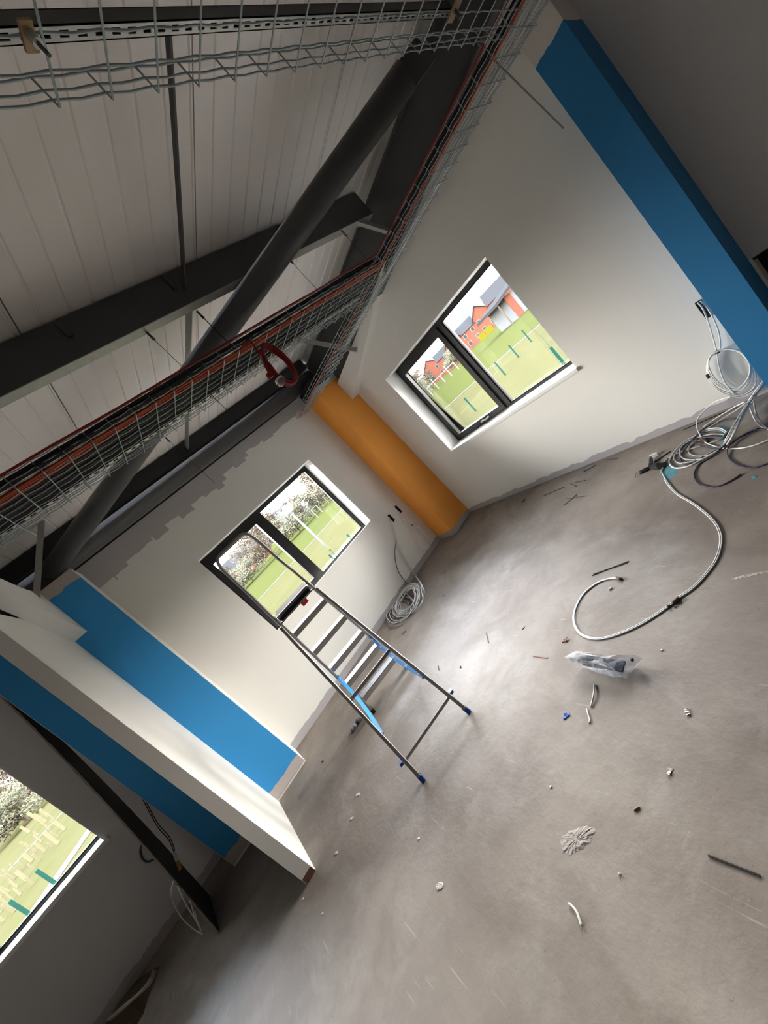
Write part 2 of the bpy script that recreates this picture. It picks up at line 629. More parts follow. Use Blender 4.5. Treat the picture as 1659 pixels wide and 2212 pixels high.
MB().prism([(0.372, -3.80, 0), (1.444, -3.80, 0), (1.444, -3.80, 2.44), (0.372, -3.80, 2.30)], (0, .08, 0)).build('lining', m_plain, stub)
MB().box((1.436, -3.795, 0.0), (1.448, -3.722, 0.045)).build('sole_plate', m_timber, stub)['label'] = 'raw brown timber sole plate at the stub end'
MB().prism([(0.372, -3.72, 2.10), (1.7, -3.72, 2.72), (1.7, -3.55, 2.72), (0.372, -3.61, 2.10)][:0] or
           [(0.372, -3.62, 2.117), (1.50, -3.62, 2.66), (1.50, -3.62, 2.80), (0.70, -3.62, 2.575), (0.372, -3.62, 2.56)], (0, -0.10, 0)).build('haunch_boxing', m_plain, stub)

# ------------------------------------------------------------------ windows
def window(name, label, axis, o0, o1, z0, z1, depth, mull, sash_left, sill=True, handle=True, flip=1):
    """axis 'x': in wall plane x=0, runs along y; axis 'y': in plane y=0, along x. frame sits back by depth."""
    root = thing(name, ((-depth, (o0 + o1) / 2, z0) if axis == 'x' else ((o0 + o1) / 2, depth, z0)), label, None, kind='structure')
    s = -1 if axis == 'x' else 1

    def bx(a0, a1, d0, d1, b0, b1):
        d0, d1 = s * d0, s * d1
        d0, d1 = min(d0, d1), max(d0, d1)
        return ((d0, a0, b0), (d1, a1, b1)) if axis == 'x' else ((a0, d0, b0), (a1, d1, b1))

    def B(mb, *q):
        lo, hi = bx(*q)
        return mb.box(lo, hi)
    f = MB()
    fw = 0.045
    B(f, o0, o0 + fw, depth, depth + .07, z0, z1)
    B(f, o1 - fw, o1, depth, depth + .07, z0, z1)
    B(f, o0 + fw, o1 - fw, depth, depth + .07, z1 - fw, z1)
    B(f, o0 + fw, o1 - fw, depth, depth + .07, z0, z0 + 0.035)
    B(f, mull - 0.033, mull + 0.033, depth, depth + .07, z0 + .035, z1 - fw)
    f.build('frame', m_frame, root)
    # fixed light and opening sash
    if sash_left:
        sa, sb, fa, fb = o0 + fw, mull - .033, mull + .033, o1 - fw
    else:
        sa, sb, fa, fb = mull + .033, o1 - fw, o0 + fw, mull - .033
    sh = MB()
    w = 0.055
    za, zb = z0 + .035, z1 - fw
    B(sh, sa, sa + w, depth - .018, depth + .05, za, zb)
    B(sh, sb - w, sb, depth - .018, depth + .05, za, zb)
    B(sh, sa + w, sb - w, depth - .018, depth + .05, zb - w - .02, zb)
    B(sh, sa + w, sb - w, depth - .018, depth + .05, za, za + w)
    sash = sh.build('sash', m_frame, root)
    g = MB()
    B(g, sa + w, sb - w, depth + .028, depth + .032, za + w, zb - w - .02)
    g.build('pane', m_glass, sash)
    g = MB()
    B(g, fa, fb, depth + .035, depth + .039, za, zb)
    g.build('pane', m_glass, root)
    bd = MB()
    t = .012
    B(bd, fa, fa + t, depth + .012, depth + .034, za, zb)
    B(bd, fb - t, fb, depth + .012, depth + .034, za, zb)
    B(bd, fa + t, fb - t, depth + .012, depth + .034, za, za + t)
    B(bd, fa + t, fb - t, depth + .012, depth + .034, zb - t, zb)
    bd.build('glazing_bead', m_gasket, root)
    if handle:
        hc = (sa + sb) / 2 + 0.06
        h = MB()
        P = lambda a, d, z: Vector((s * d, a, z)) if axis == 'x' else Vector((a, s * d, z))
        zc = za + w / 2
        h.tube([P(hc, depth - .018, zc), P(hc, depth - .05, zc)], .011, 8)
        h.tube(spline([P(hc, depth - .05, zc), P(hc + .03, depth - .056, zc + .004), P(hc + .07, depth - .056, zc - .002), P(hc + .12, depth - .05, zc + .004)], 4), .009, 8)
        h.build('handle', m_alu, sash, True)
    if sill:
        b = MB()
        B(b, o0 - .0, o1 + .0, 0.0, depth, z0 - .0, z0 + .018)
        ov = .03 if name == 'window_3' else .001
        B(b, o0 - ov, o1 + ov, -.022, 0.0, z0 - .012, z0 + .018)
        b.build('sill', m_white, root)
    ln = MB()
    B(ln, o0, o0 + .006, 0.001, depth, z0 + .018, z1)
    B(ln, o1 - .006, o1, 0.001, depth, z0 + .018, z1)
    B(ln, o0 + .006, o1 - .006, 0.001, depth, z1 - .006, z1)
    ln.build('reveal_lining', m_white, root)
    return root


struct(MB().box((-.016, WA[0], .862), (0, WA[1], .909)).build('trim_3', m_plain), 'raw plasterboard edge along the foot of the left window')
window('window_1', 'charcoal framed two light window in the left wall', 'x', WA[0], WA[1], 0.862, WA[3], .20, -1.853, True, sill=False, handle=False)
window('window_2', 'charcoal framed two light window in the back wall', 'y', WBX[0], WBX[1], WBX[2], WBX[3], .20, 1.71, True)
window('window_3', 'charcoal framed window of the dark bay at far left', 'x', WC[0], WC[1], WC[2], WC[3], .20, -5.52, True, handle=False)

# ------------------------------------------------------------------ roof steel
def chan(mb, p, q, webdir, depth, fl_, t=.004, lip=.018, flip=1):
    """C section purlin: web depth along z, flanges towards flip*x"""
    p, q = Vector(p), Vector(q)
    d = (q - p).normalized()
    s = Vector((0, 0, 1))
    tt = Vector(webdir)
    pr = [(0, 0), (depth, 0), (depth, fl_), (depth - lip, fl_), (depth - lip, fl_ - t), (depth - t, fl_ - t), (depth - t, t), (t, t), (t, fl_ - t), (lip, fl_ - t), (lip, fl_), (0, fl_)]
    return mb.extr(p, q, s, tt, [(a, b) for a, b in pr])


def purlin(x, label, y0=-0.165, y1=YE + .1, dep=.20):
    mb = MB()
    zt = deck_z(x) - .012
    chan(mb, (x, y0, zt - dep), (x, y1, zt - dep), (-1, 0, 0), dep, .065)
    root = mb.build('purlin', m_steel)
    tag(root, label, 'purlin', 'roof purlins')
    for yy in (-1.05, -1.95, -2.55, -3.1):
        MB().box((x + .001, yy - .012, zt - .10), (x + .014, yy + .012, zt - .012)).build('cleat', m_steel, root)
    b = MB().box((x - .066, y1, zt - dep - .004), (x + .001, y0, zt - dep - .0005)).build('lit_flange_strip', m_galv, root)  # paler strip puts floor light on the flange underside into colour
    return root


purlin(2.2, 'dark steel purlin crossing the deck between cable trays')
purlin(4.4, 'dark steel purlin nearest above the camera')
purlin(6.4, 'dark steel purlin behind the camera above the floor')
purlin(8.3, 'dark steel purlin near the far right wall')
mb = MB()
chan(mb, (0.17, -0.16, 2.80), (0.17, YE + .1, 2.80), (-1, 0, 0), .13, .08)
tag(mb.build('eaves_beam', m_flash), 'black eaves beam tucked under the deck above the left wall', 'beam')
mb = MB().tube([(0.10, -0.17, 2.70), (0.10, YE + .1, 2.70)], .085, 20)
tag(mb.build('eaves_tube', m_brace, smooth=True), 'grey round steel eaves tube along the top of the left wall', 'tube')
# rafters
def rafter(y, label, x1=XE - .1, x0=.03):
    root = thing('rafter', (2, y, 2.6), label, 'rafter', 'portal rafters')
    a = Vector((0.03, y, 0)), Vector((x1, y, 0))
    zt = lambda x: deck_z(x) - .11
    zb = lambda x: 2.563 + (.126 * (x - 2.05) if x < 4 else .2457 + .055 * (x - 4))
    w = MB()
    xs_ = (x0, 4.0, x1)
    w.prism([(x_, y - .004, zb(x_)) for x_ in xs_] + [(x_, y - .004, zt(x_)) for x_ in (x1, x0)], (0, .008, 0))
    w.build('web', m_steel, root)
    for nm, zf, up in (('top_flange', zt, .012), ('bottom_flange', zb, -.012)):
        f = MB()
        f.prism([(x_, y - .045, zf(x_)) for x_ in xs_] + [(x_, y - .045, zf(x_) + up) for x_ in reversed(xs_)], (0, .09, 0))
        f.build(nm, m_brace, root)
    return root


rafter(-0.062, 'deep dark steel rafter above the back wall window')
rafter(-3.80, 'dark steel rafter above the white partition stub', x0=.39)
# column head below the rafter at the corner
ch = thing('column_head', (0.17, -0.24, 2.50), 'black steel column head above the orange column', 'column head')
MB().box((0.02, -0.46, 2.50), (0.345, -0.16, 2.512)).build('cap_plate', m_flash, ch)
MB().box((0.02, -0.455, 2.512), (0.335, -0.440, 2.612)).build('flange', m_flash, ch)
MB().box((0.02, -0.185, 2.512), (0.335, -0.170, 2.612)).build('flange', m_flash, ch)
MB().box((0.322, -0.440, 2.512), (0.335, -0.185, 2.612)).build('web', m_flash, ch)
# diagonal roof brace
B0, B1 = Vector((0.25, -3.54, 2.65)), Vector((3.193, -0.50, 2.823))
br = thing('brace_tube', (B0 + B1) / 2, 'thick grey diagonal brace tube crossing under the roof deck', 'brace')
dd = (B1 - B0).normalized()
MB().tube([B0 + dd * .1, B1 - dd * .1], .075, 24).build('tube', m_brace, br, True)
for e, sg in ((B0, 1), (B1, -1)):
    MB().bar(e - dd * sg * .05, e + dd * sg * .22, .14, .012, side=(0, 0, 1)).build('end_plate', m_steel, br)
# sag bars
def bar_thing(name, p, q, w, h, m, label, cat, side=None, group=None):
    return tag(MB().bar(p, q, w, h, side).build(name, m), label, cat, group)


bar_thing('sag_bar', at(361, 30, 2, 2.99), at(400, 640, 2, 2.925), .022, .010, m_steel, 'thin dark sag bar running up the deck above the brace', 'bar', group='sag bars')
bar_thing('sag_bar', (2.12, -1.90, 2.90), (0.18, -1.95, 2.86), .04, .012, m_galv, 'grey flat sag bar between the purlin and the eaves', 'bar', group='sag bars')
p = at(735, 467, 0, 2.18)
q = at(842, 500, 1, -.12)
bar_thing('fly_brace', p, q, .042, .03, m_galv, 'pale grey fly brace between purlin and rafter', 'bar', side=(0, 0, 1), group='fly braces')
p = at(638, 733, 0, .80)
q = at(772, 756, 1, -.16)
bar_thing('fly_brace', p, q, .042, .03, m_galv, 'pale grey fly brace seen through the cable trays by the corner', 'bar', side=(0, 0, 1), group='fly braces')
# post above the stub
p, q = at(69, 1297, 1, -3.63), at(86, 1132, 1, -3.63)
pp = thing('haunch_strut', (0.6, -3.66, 2.5), 'dark steel angle strut above the partition stub', 'strut')
p0 = Vector((.52, -3.66, 2.50))
p1 = at(86, 1130, 0, .45)
MB().bar(p0, p1, .05, .006, side=(1, 0, 0)).build('leg', m_steel, pp)
MB().bar(p0 + Vector((.022, .02, 0)), p1 + Vector((.022, .02, 0)), .006, .04, side=(1, 0, 0)).build('leg', m_galv, pp)

# ------------------------------------------------------------------ hanging wires
def hang_wire(top, z_end, label, r=.0016, hook=True):
    top = Vector(top)
    root = thing('suspension_wire', top, label, 'wire', 'ceiling suspension wires')
    MB().tube([top + Vector((0, 0, -.03)), Vector((top.x, top.y, z_end))], r, 5).build('wire', m_blc, root)
    if hook:
        mb = MB()
        mb.bar(top + Vector((0, 0, .0)), top + Vector((0, 0, -.035)), .012, .004, side=(0, 1, 0))
        mb.tube([top + Vector((0, .006 * math.cos(a), -.045 + .012 * math.sin(a))) for a in [i * math.pi / 4 for i in range(8)]], .003, 5, closed=True)
        mb.build('hanger_eye', m_steel, root)
    return root


zp = deck_z(2.17) - .215
hang_wire(at(425, 672, 2, zp), 2.52, 'black suspension wire hanging from the purlin in front of the brace tube', r=.003)
hang_wire(at(316, 717, 2, zp), 2.2, 'thin suspension wire hanging from the purlin left of the brace tube')
hang_wire(at(620, 555, 2, zp), 2.45, 'thin suspension wire hanging from the purlin right of the brace tube')
hang_wire(at(737, 497, 2, zp), 2.48, 'thin suspension wire hanging beside the pale fly brace')
hang_wire(at(357, 945, 2, 2.94), 2.35, 'thin suspension wire hanging free below the left end of tray')
p, q = at(1031, 94, 1, -.62), at(1217, 277, 1, -.62)
tag(MB().tube([p, q], .0035, 6).build('drop_rod', m_galv), 'grey drop rod slanting down past the right cable tray', 'rod')

# ------------------------------------------------------------------ cable trays
def tray(label, axis, a0, a1, near, farr, z, n_step=.1, side=.055, step=.05):
    """wire basket tray along axis; near/farr are the two sides, bottom at z"""
    P = (lambda a, s, zz: Vector((a, s, zz))) if axis == 'x' else (lambda a, s, zz: Vector((s, a, zz)))
    root = thing('cable_tray', P((a0 + a1) / 2, (near + farr) / 2, z), label, 'cable tray', 'wire basket cable trays')
    sg = 1 if farr > near else -1
    wid = abs(farr - near)
    k = int(round(wid / step))
    rows = [(near + sg * i * wid / k, z) for i in range(1, k)]
    rows += [(near, z + .008), (near, z + side * .5), (near, z + side), (farr, z + .008), (farr, z + side * .5), (farr, z + side)]
    N = int(abs(a1 - a0) / .025)
    for s, zz in rows:
        pts = [P(a0 + (a1 - a0) * i / N, s, zz + .0045 + .0022 * math.sin(i * math.pi / 2)) for i in range(N + 1)]
        MB().tube(pts, .0023, 5).build('long_wire', m_wire, root, True)
    n = int(abs(a1 - a0) / n_step)
    proto = None
    for i in range(n + 1):
        a = a0 + (a1 - a0) * i / n
        if proto is None:
            proto = MB().tube([P(a, near, z + side + .003), P(a, near, z), P(a, farr, z), P(a, farr, z + side + .003)], .0023, 5).build('cross_wire', m_wire, root)
            pa = a
        else:
            c = proto.copy()
            COL.objects.link(c)
            c.parent = root
            c.location = proto.location + (P(a, 0, 0) - P(pa, 0, 0))
    return root


TZ = 2.40
tray('wire basket cable tray crossing from the left edge to the corner tray', 'y', -4.6, -.74, 2.40, 1.98, TZ)
tray('wire basket cable tray running along the back wall to the corner', 'x', .08, 4.4, -.73, -.42, TZ)
tray('empty wire basket cable tray overhead at the top of the picture', 'y', -3.61, -.71, 3.84, 3.555, TZ)


def strut_channel(label, axis, a0, a1, s, z, w=.041, h=.041):
    P = (lambda a, b, zz: Vector((a, b, zz))) if axis == 'x' else (lambda a, b, zz: Vector((b, a, zz)))
    root = thing('strut_channel', P((a0 + a1) / 2, s, z), label, 'channel', 'slotted strut channels')
    t = .003
    mb = MB()
    for u0, u1, z0, z1 in ((-w / 2, -w / 2 + t, 0, h), (w / 2 - t, w / 2, 0, h), (-w / 2, w / 2, h - t, h)):
        lo, hi = P(a0, s + u0, z + z0), P(a1, s + u1, z + z1)
        mb.box([min(lo[i], hi[i]) for i in range(3)], [max(lo[i], hi[i]) for i in range(3)])
    mb.build('side_walls', m_steel, root)
    # slotted face: bridges between the slots and two edge strips
    fm = MB()
    for u0, u1 in ((-w / 2, -.008), (.008, w / 2)):
        lo, hi = P(a0, s + u0, z), P(a1, s + u1, z + t)
        fm.box([min(lo[i], hi[i]) for i in range(3)], [max(lo[i], hi[i]) for i in range(3)])
    a = min(a0, a1)
    while a < max(a0, a1):
        lo, hi = P(a, s - .008, z), P(a + .024, s + .008, z + t)
        fm.box([min(lo[i], hi[i]) for i in range(3)], [max(lo[i], hi[i]) for i in range(3)])
        a += .05
    fm.build('slotted_face', m_strut, root)
    return root


strut_channel('slotted zinc channel with dark sides high above the overhead tray', 'y', -3.6, -.17, 3.305, 2.900, .036, .046)
strut_channel('slotted zinc channel inside the left cable tray', 'y', -4.5, -.80, 2.08, 2.412)
# bolted clamp under the overhead tray
bk = thing('tray_clamp', (3.645, -2.70, 2.39), 'brassy bolted clamp plate under the overhead tray', 'clamp')
c0 = at(62, 78, 2, 2.388)
MB().box((c0.x - .019, c0.y - .010, 2.386), (c0.x + .019, c0.y + .010, 2.391)).build('plate', m_brass, bk)
MB().lathe((c0.x + .002, c0.y + .002, 2.372), [(.008, 0), (.008, .003), (.008, .014)], 16).build('washer', m_strut, bk)
MB().tube([(c0.x + .002, c0.y + .002, 2.372), (c0.x + .002, c0.y + .002, 2.352)], .0032, 10).build('bolt', m_steel, bk)
# clamp on the right part of overhead tray
c0 = at(982, 22, 2, 2.388)
bk = thing('tray_clamp', (c0.x, c0.y, 2.386), 'dark bolted clamp at the far end of the overhead tray', 'clamp')
MB().box((c0.x - .03, c0.y - .02, 2.386), (c0.x + .03, c0.y + .02, 2.391)).build('plate', m_brass, bk)
MB().tube([(c0.x, c0.y, 2.386), (c0.x, c0.y, 2.36)], .006, 8).build('bolt', m_steel, bk)

# ------------------------------------------------------------------ cables on the trays
def cable_run(name, label, m, paths, r, group=None, k=6, n=7):
    allp = [p for q in paths for p in q]
    c = sum((Vector(p) for p in allp), Vector()) / len(allp)
    root = thing(name, c, label, 'cable', group)
    for q in paths:
        MB().tube(spline(q, k), r, n).build('cable', m, root, True)
    return root


def jit(a):
    return random.uniform(-a, a)


def run_y(s, z, y0, y1, dj=.003, n=14):
    return [(s + jit(dj), y0 + (y1 - y0) * i / n, z + jit(dj * .6)) for i in range(n + 1)]


def run_x(s, z, x0, x1, dj=.003, n=16):
    return [(x0 + (x1 - x0) * i / n, s + jit(dj), z + jit(dj * .6)) for i in range(n + 1)]


cable_run('orange_cable_bundle', 'orange cables along the near edge of the left cable tray', m_orc, [run_y(2.375 - .011 * i, TZ + .013 + .009 * (i % 2), -4.6, -.72) for i in range(5)], .0058)
cable_run('black_cable_bundle', 'black cables lying in the middle of the left cable tray', m_blc, [run_y(2.30 - .021 * i, TZ + .018, -4.6, -.72) for i in range(6)], .0095)
cable_run('black_cable_bundle', 'black cables clipped above the near side of the left cable tray', m_blc, [run_y(2.395 - .012 * (i % 2), TZ + .034 + .014 * (i // 2), -4.6, -.80) for i in range(4)], .0085)
cable_run('red_cable', 'red cable along the top rim of both cable trays', m_redc,
          [run_y(2.407, TZ + .064, -4.6, -.82, .004) + [(2.42, -.78, TZ + .064), (2.50, -.745, TZ + .064)] + run_x(-.738, TZ + .064, 2.6, 4.3, .004)], .0055)
cable_run('orange_cable_bundle', 'orange cables along the near edge of the back wall tray', m_orc, [run_x(-.705 + .010 * i, TZ + .013 + .004 * i, 2.2, 4.3) for i in range(3)] + [run_x(-.70, TZ + .013, .1, 2.25)], .0055)
cable_run('black_cable_bundle', 'black cables along the back wall cable tray', m_blc, [run_x(-.718 + .013 * (i % 2), TZ + .03 + .014 * (i // 2), 2.35, 4.3) for i in range(4)], .008)
cable_run('white_cable_bundle', 'white cables along the far edge of the back wall tray', m_whc, [run_x(-.52 + .03 * i, TZ + .014, 1.3, 4.3, .006) for i in range(3)], .005)

# red coil hanging from the tray
XC = 2.42
rc = thing('cable_coil', at(600, 790, 0, XC), 'coil of red cable hanging below the left cable tray', 'cable coil')
ring_px = [(568, 751), (579, 747), (599, 760), (616, 775), (630, 793), (638, 812), (637, 824), (625, 829), (612, 824), (599, 813), (584, 795), (574, 779), (566, 763)]
for k in range(6):
    pts = []
    for (px, py) in ring_px:
        g = 1 + .05 * (k - 2.5) / 3
        cx_, cy_ = 603, 790
        P = at(cx_ + (px - cx_) * g + jit(1.2), cy_ + (py - cy_) * g + jit(1.2), 0, XC)
        P.x += .016 * (k % 3 - 1) + jit(.003)
        pts.append(P)
    MB().tube(spline(pts, 5, True), .0055, 7, closed=True).build('loop', m_redc, rc, True)
MB().tube(spline([at(*p_, 0, XC) for p_ in ((520, 752), (533, 741), (543, 738), (552, 752), (558, 762), (566, 764))], 5), .0055, 7).build('tail', m_redc, rc, True)
MB().tube(spline([at(*p_, 0, XC + .01) for p_ in ((566, 762), (571, 785), (578, 800), (585, 808))], 5), .006, 7).build('tail', m_redc, rc, True)
a_, b_ = at(559, 759, 0, XC), at(568, 764, 0, XC)
MB().tube([a_, b_], .016, 10).build('tie', m_redc, rc, True)
a_ = at(584, 810, 0, XC)
MB().box((a_.x - .012, a_.y - .016, a_.z - .014), (a_.x + .012, a_.y + .016, a_.z + .014)).build('tag', m_redc, rc)
a_ = at(607, 824, 0, XC)
dome = thing('ceiling_sensor', a_, 'clear plastic sensor dome dangling in the red cable coil', 'sensor')
MB().lathe(a_ + Vector((0, 0, -.024)), [(.004, 0), (.016, .003), (.026, .012), (.030, .022), (.030, .030), (.022, .034)], 18).build('dome', m_dome, dome, True)
MB().lathe(a_ + Vector((0, 0, .010)), [(.026, 0), (.026, .010), (.012, .014)], 16).build('base', m_whc, dome, True)
# white coil behind the back wall tray
pts = [at(*p_, 1, -.42) for p_ in ((1065, 118), (1052, 130), (1047, 150), (1052, 168), (1062, 160), (1070, 140))]
tag(MB().tube(spline(pts, 6, True), .004, 6, closed=True).build('cable_coil', m_whc, smooth=True), 'small pale cable loop behind the right end of the back tray', 'cable coil')

# ------------------------------------------------------------------ step ladder
NM = Vector((2.0385, -2.765, 0))
U = Vector((-.97645, .21577, 0))
V = Vector((.21577, .97645, 0))


def L(a, b, z):
    return NM + U * a + V * b + Vector((0, 0, z))


lad = thing('step_ladder', L(.5, 0, 0), 'aluminium platform step ladder with blue straps standing in front of the left window', 'ladder')
for sgn in (-1, 1):
    # rear support leg
    a, b = L(.0, .231 * sgn, .03), L(.795, .190 * sgn, 1.10)
    leg = MB().bar(a, b, .024, .020, side=V, bev=.003).build('rear_leg', m_alu_d, lad)
    fm = MB().bar(L(-.010, .232 * sgn, .0), L(.018, .230 * sgn, .038), .030, .026, side=V, bev=.004)
    fm.build('foot', m_bluep, leg)
    MB().bar(L(.10, .244 * sgn, .115), L(.10, .268 * sgn, .115), .02, .03, side=(0, 0, 1)).build('end_clip', m_bluep, leg)
    # tread frame stile
    c, d = L(1.02, .222 * sgn, .02), L(.885, .176 * sgn, 1.19)
    st = MB().bar(c, d, .022, .055, side=V, bev=.003).build('stile', m_alu, lad)
    MB().bar(L(1.024, .223 * sgn, 0), L(1.016, .221 * sgn, .045), .030, .066, side=V, bev=.004).build('foot', m_blackp, st)
    # hinge
    MB().bar(L(.80, .197 * sgn, 1.05), L(.87, .195 * sgn, 1.05), .014, .05, side=V).build('hinge', m_alu_d, lad)
    # blue strap
    s0, s1 = L(.969, .202 * sgn, .465), L(.187, .214 * sgn, .285)
    pts = spline([s0, L(.80, .194 * sgn, .418), L(.58, .190 * sgn, .360), L(.36, .199 * sgn, .312), s1], 5)
    sm = MB()
    tw = (V * .9 + Vector((0, 0, .45 * sgn))).normalized()
    for i in range(len(pts) - 1):
        sm.bar(pts[i], pts[i + 1] + (pts[i + 1] - pts[i]) * .02, .027, .0022, side=tw)
    sp = sm.build('strap', m_strap, lad)
    for e, f_ in ((pts[0], pts[1]), (pts[-1], pts[-2])):
        MB().bar(e - (f_ - e) * .2, e + (f_ - e) * .2, .034, .008, side=tw).build('strap_end', m_bluep, sp)
    if sgn == 1:
        for i in (2, 6, 10, 14, 18):
            if i + 1 < len(pts):
                c_ = pts[i]
                t_ = (pts[i + 1] - pts[i]).normalized()
                lm = MB()
                nn = t_.cross(tw).normalized()
                if nn.z < 0:
                    nn = -nn
                nn *= .0018
                for off in (-1, 1):
                    k_ = c_ + t_ * (.010 * off) + nn
                    lm.bar(k_ - tw * .009, k_ + tw * .009, .0045, .0008, side=t_)
                lm.bar(c_ - t_ * .009 + nn, c_ + t_ * .009 + nn, .0045, .0008, side=tw)
                lm.build('printed_mark', m_strapw, sp)
for z, h in ((.971, .186), (.748, .194), (.539, .201), (.345, .208), (.151, .215)):
    aa = 1.03 - .12 * z
    tm = MB()
    tm.bar(L(aa + .032, -h, z + .006), L(aa + .032, h, z + .006), .085, .006, side=U)
    tm.bar(L(aa - .010, -h, z - .012), L(aa - .010, h, z - .012), .006, .036, side=U)
    tm.bar(L(aa + .074, -h, z - .008), L(aa + .074, h, z - .008), .006, .028, side=U)
    for q in range(6):
        tm.bar(L(aa - .004 + .014 * q, -h + .01, z + .0105), L(aa - .004 + .014 * q, h - .01, z + .0105), .005, .004, side=U)
    tr = tm.build('tread', m_alu, lad)
    for sgn in (-1, 1):
        MB().bar(L(aa - .012, (h - .006) * sgn, z + .003), L(aa + .076, (h - .006) * sgn, z + .003), .014, .03, side=V).build('end_bracket', m_bluep, tr)
# rear crossbars
MB().bar(L(.375, -.206, .50), L(.375, .206, .50), .024, .018, side=(U * .6 + Vector((0, 0, .8))), bev=.002).build('rear_crossbar', m_alu_d, lad)
MB().bar(L(.080, -.226, .115), L(.080, .226, .115), .018, .016, side=(U * .6 + Vector((0, 0, .8))), bev=.002).build('rear_crossbar', m_alu, lad)
# platform with its frame
pf = MB()
pf.bar(L(.80, 0, 1.165), L(1.10, 0, 1.165), .31, .018, side=V, bev=.004)
pf.bar(L(.805, -.150, 1.143), L(.805, .150, 1.143), .045, .012, side=(0, 0, 1))
plat = pf.build('platform', mat('black_rubbed_plastic', (.014, .014, .015), .85, spec=.1), lad)
MB().bar(L(.80, -.156, 1.168), L(.80, .156, 1.168), .022, .014, side=(0, 0, 1), bev=.003).build('front_lip', m_brace, plat)
for sgn in (-1, 1):
    MB().bar(L(.797, .135 * sgn, 1.168), L(.797, .155 * sgn, 1.168), .024, .016, side=(0, 0, 1), bev=.003).build('corner_cap', m_alu_d, plat)
MB().bar(L(.80, -.176, 1.120), L(.80, .176, 1.120), .012, .012, side=(0, 0, 1)).build('cross_rod', m_alu_d, lad)
MB().bar(L(.795, .030, 1.098), L(.795, .085, 1.098), .034, .003, side=(0, 0, 1)).build('tag', m_redp, lad)['label'] = 'small red label under the platform'
# safety rail
rail = [L(.87, -.183, 1.10), L(.86, -.176, 1.28), L(.845, -.166, 1.43), L(.84, -.163, 1.52), L(.815, -.158, 1.68)]
top = [L(.805, -.150, 1.735), L(.80, -.128, 1.778), L(.798, -.085, 1.79), L(.798, 0, 1.79)]
half = rail + top
full = half + [Vector(NM + (p - NM) - V * (2 * (p - NM).dot(V))) for p in reversed(half[:-1])]
MB().tube(spline(full, 6), .0125, 10).build('safety_rail', m_alu_d, lad, True)
for sgn in (-1, 1):
    c_ = L(.843, .165 * sgn, 1.455)
    MB().tube([c_ - U * .02, c_ + U * .02], .005, 8).build('rail_rivet', m_alu, lad)

# ------------------------------------------------------------------ recessed sockets with cables
def wall_box(label, axis, c, w, h, d=.035):
    """open back box: flat black face painted as its shaded inside, with a thin rim"""
    root = thing('back_box', c, label, 'back box', 'open back boxes')
    c = Vector(c)
    a = Vector((0, 1, 0)) if axis == 'x' else Vector((1, 0, 0))
    n = Vector((1, 0, 0)) if axis == 'x' else Vector((0, -1, 0))
    z = Vector((0, 0, 1))
    mb = MB()
    pl = [c - a * w / 2 - z * h / 2, c + a * w / 2 - z * h / 2, c + a * w / 2 + z * h / 2, c - a * w / 2 + z * h / 2]
    mb.add([p + n * .002 for p in pl], [(0, 1, 2, 3)])
    mb.build('dark_face', m_black, root)  # flat black face, the shade inside the box put into colour
    rm = MB()
    for i in range(4):
        rm.bar(pl[i] + n * .002, pl[(i + 1) % 4] + n * .002, .004, .004, side=n)
    rm.build('rim', m_blackp, root)
    return root


wall_box('black open back box on the left wall nearer the window', 'x', (0.001, -.742, .723), .034, .11)
wall_box('black open back box on the left wall beside the orange column', 'x', (0.001, -.573, .725), .032, .115)
wall_box('black open back box on the back wall beside the blue column', 'y', (3.374, -0.001, .712), .032, .125)
cb = thing('wall_opening', (3.83, .05, .65), 'black rectangular opening in the back wall right of the blue column', 'opening')
MB().box((3.652, .10, .50), (4.02, .12, .812)).build('dark_face', m_black, cb)
MB().box((3.646, -.006, .49), (3.660, .10, .82)).build('edge_bead', m_white, cb)
MB().box((3.66, -.004, .803), (4.02, .10, .815)).build('edge_bead', m_black, cb)

# hanging coil on the back wall
def wl(px, py, off=.02):
    return at(px, py, 1, -off)


hc = thing('cable_coil', wl(1580, 805), 'white cable coil hanging from the back box beside the blue column', 'cable coil')
MB().tube(spline([wl(1507, 654), wl(1517, 665, .05), wl(1528, 690, .05), wl(1539, 725, .04), wl(1548, 758, .04)], 5), .0045, 7).build('cable', m_whc, hc, True)
MB().tube(spline([wl(1513, 650), wl(1530, 668, .05), wl(1544, 695, .06), wl(1553, 720, .06), wl(1556, 748, .05), wl(1550, 760, .04)], 5), .0045, 7).build('cable', m_whc, hc, True)
for k in range(5):
    g = 1 - .045 * k
    base = [(1549, 761), (1569, 753), (1600, 760), (1625, 785), (1640, 815), (1632, 840), (1608, 858), (1585, 857), (1553, 843), (1532, 820), (1526, 795), (1534, 772)]
    pts = []
    for (px, py) in base:
        w = max(0, min(1, (py - 755) / 60))
        X, Y = 1549 + (px - 1549) * (1 - .06 * k * w) + jit(1.5), 761 + (py - 761) * (1 - .05 * k * w) + jit(1.5)
        pts.append(wl(X, Y, .03 + .007 * k))
    MB().tube(spline(pts, 5, True), .0045, 7, closed=True).build('loop', m_whc, hc, True)
MB().tube(spline([wl(1549, 764, .06), wl(1553, 790, .06), wl(1565, 825, .06), wl(1588, 852, .06)], 5), .0045, 7).build('cable', m_whc, hc, True)
c_ = wl(1549, 761, .05)
MB().tube([c_ - Vector((.01, 0, 0)), c_ + Vector((.012, 0, 0))], .011, 8).build('tape', m_tape, hc, True)
c_ = wl(1529, 813, .05)
MB().tube([c_ - Vector((0, 0, .014)), c_ + Vector((0, 0, .014))], .009, 8).build('tape', m_tape, hc, True)

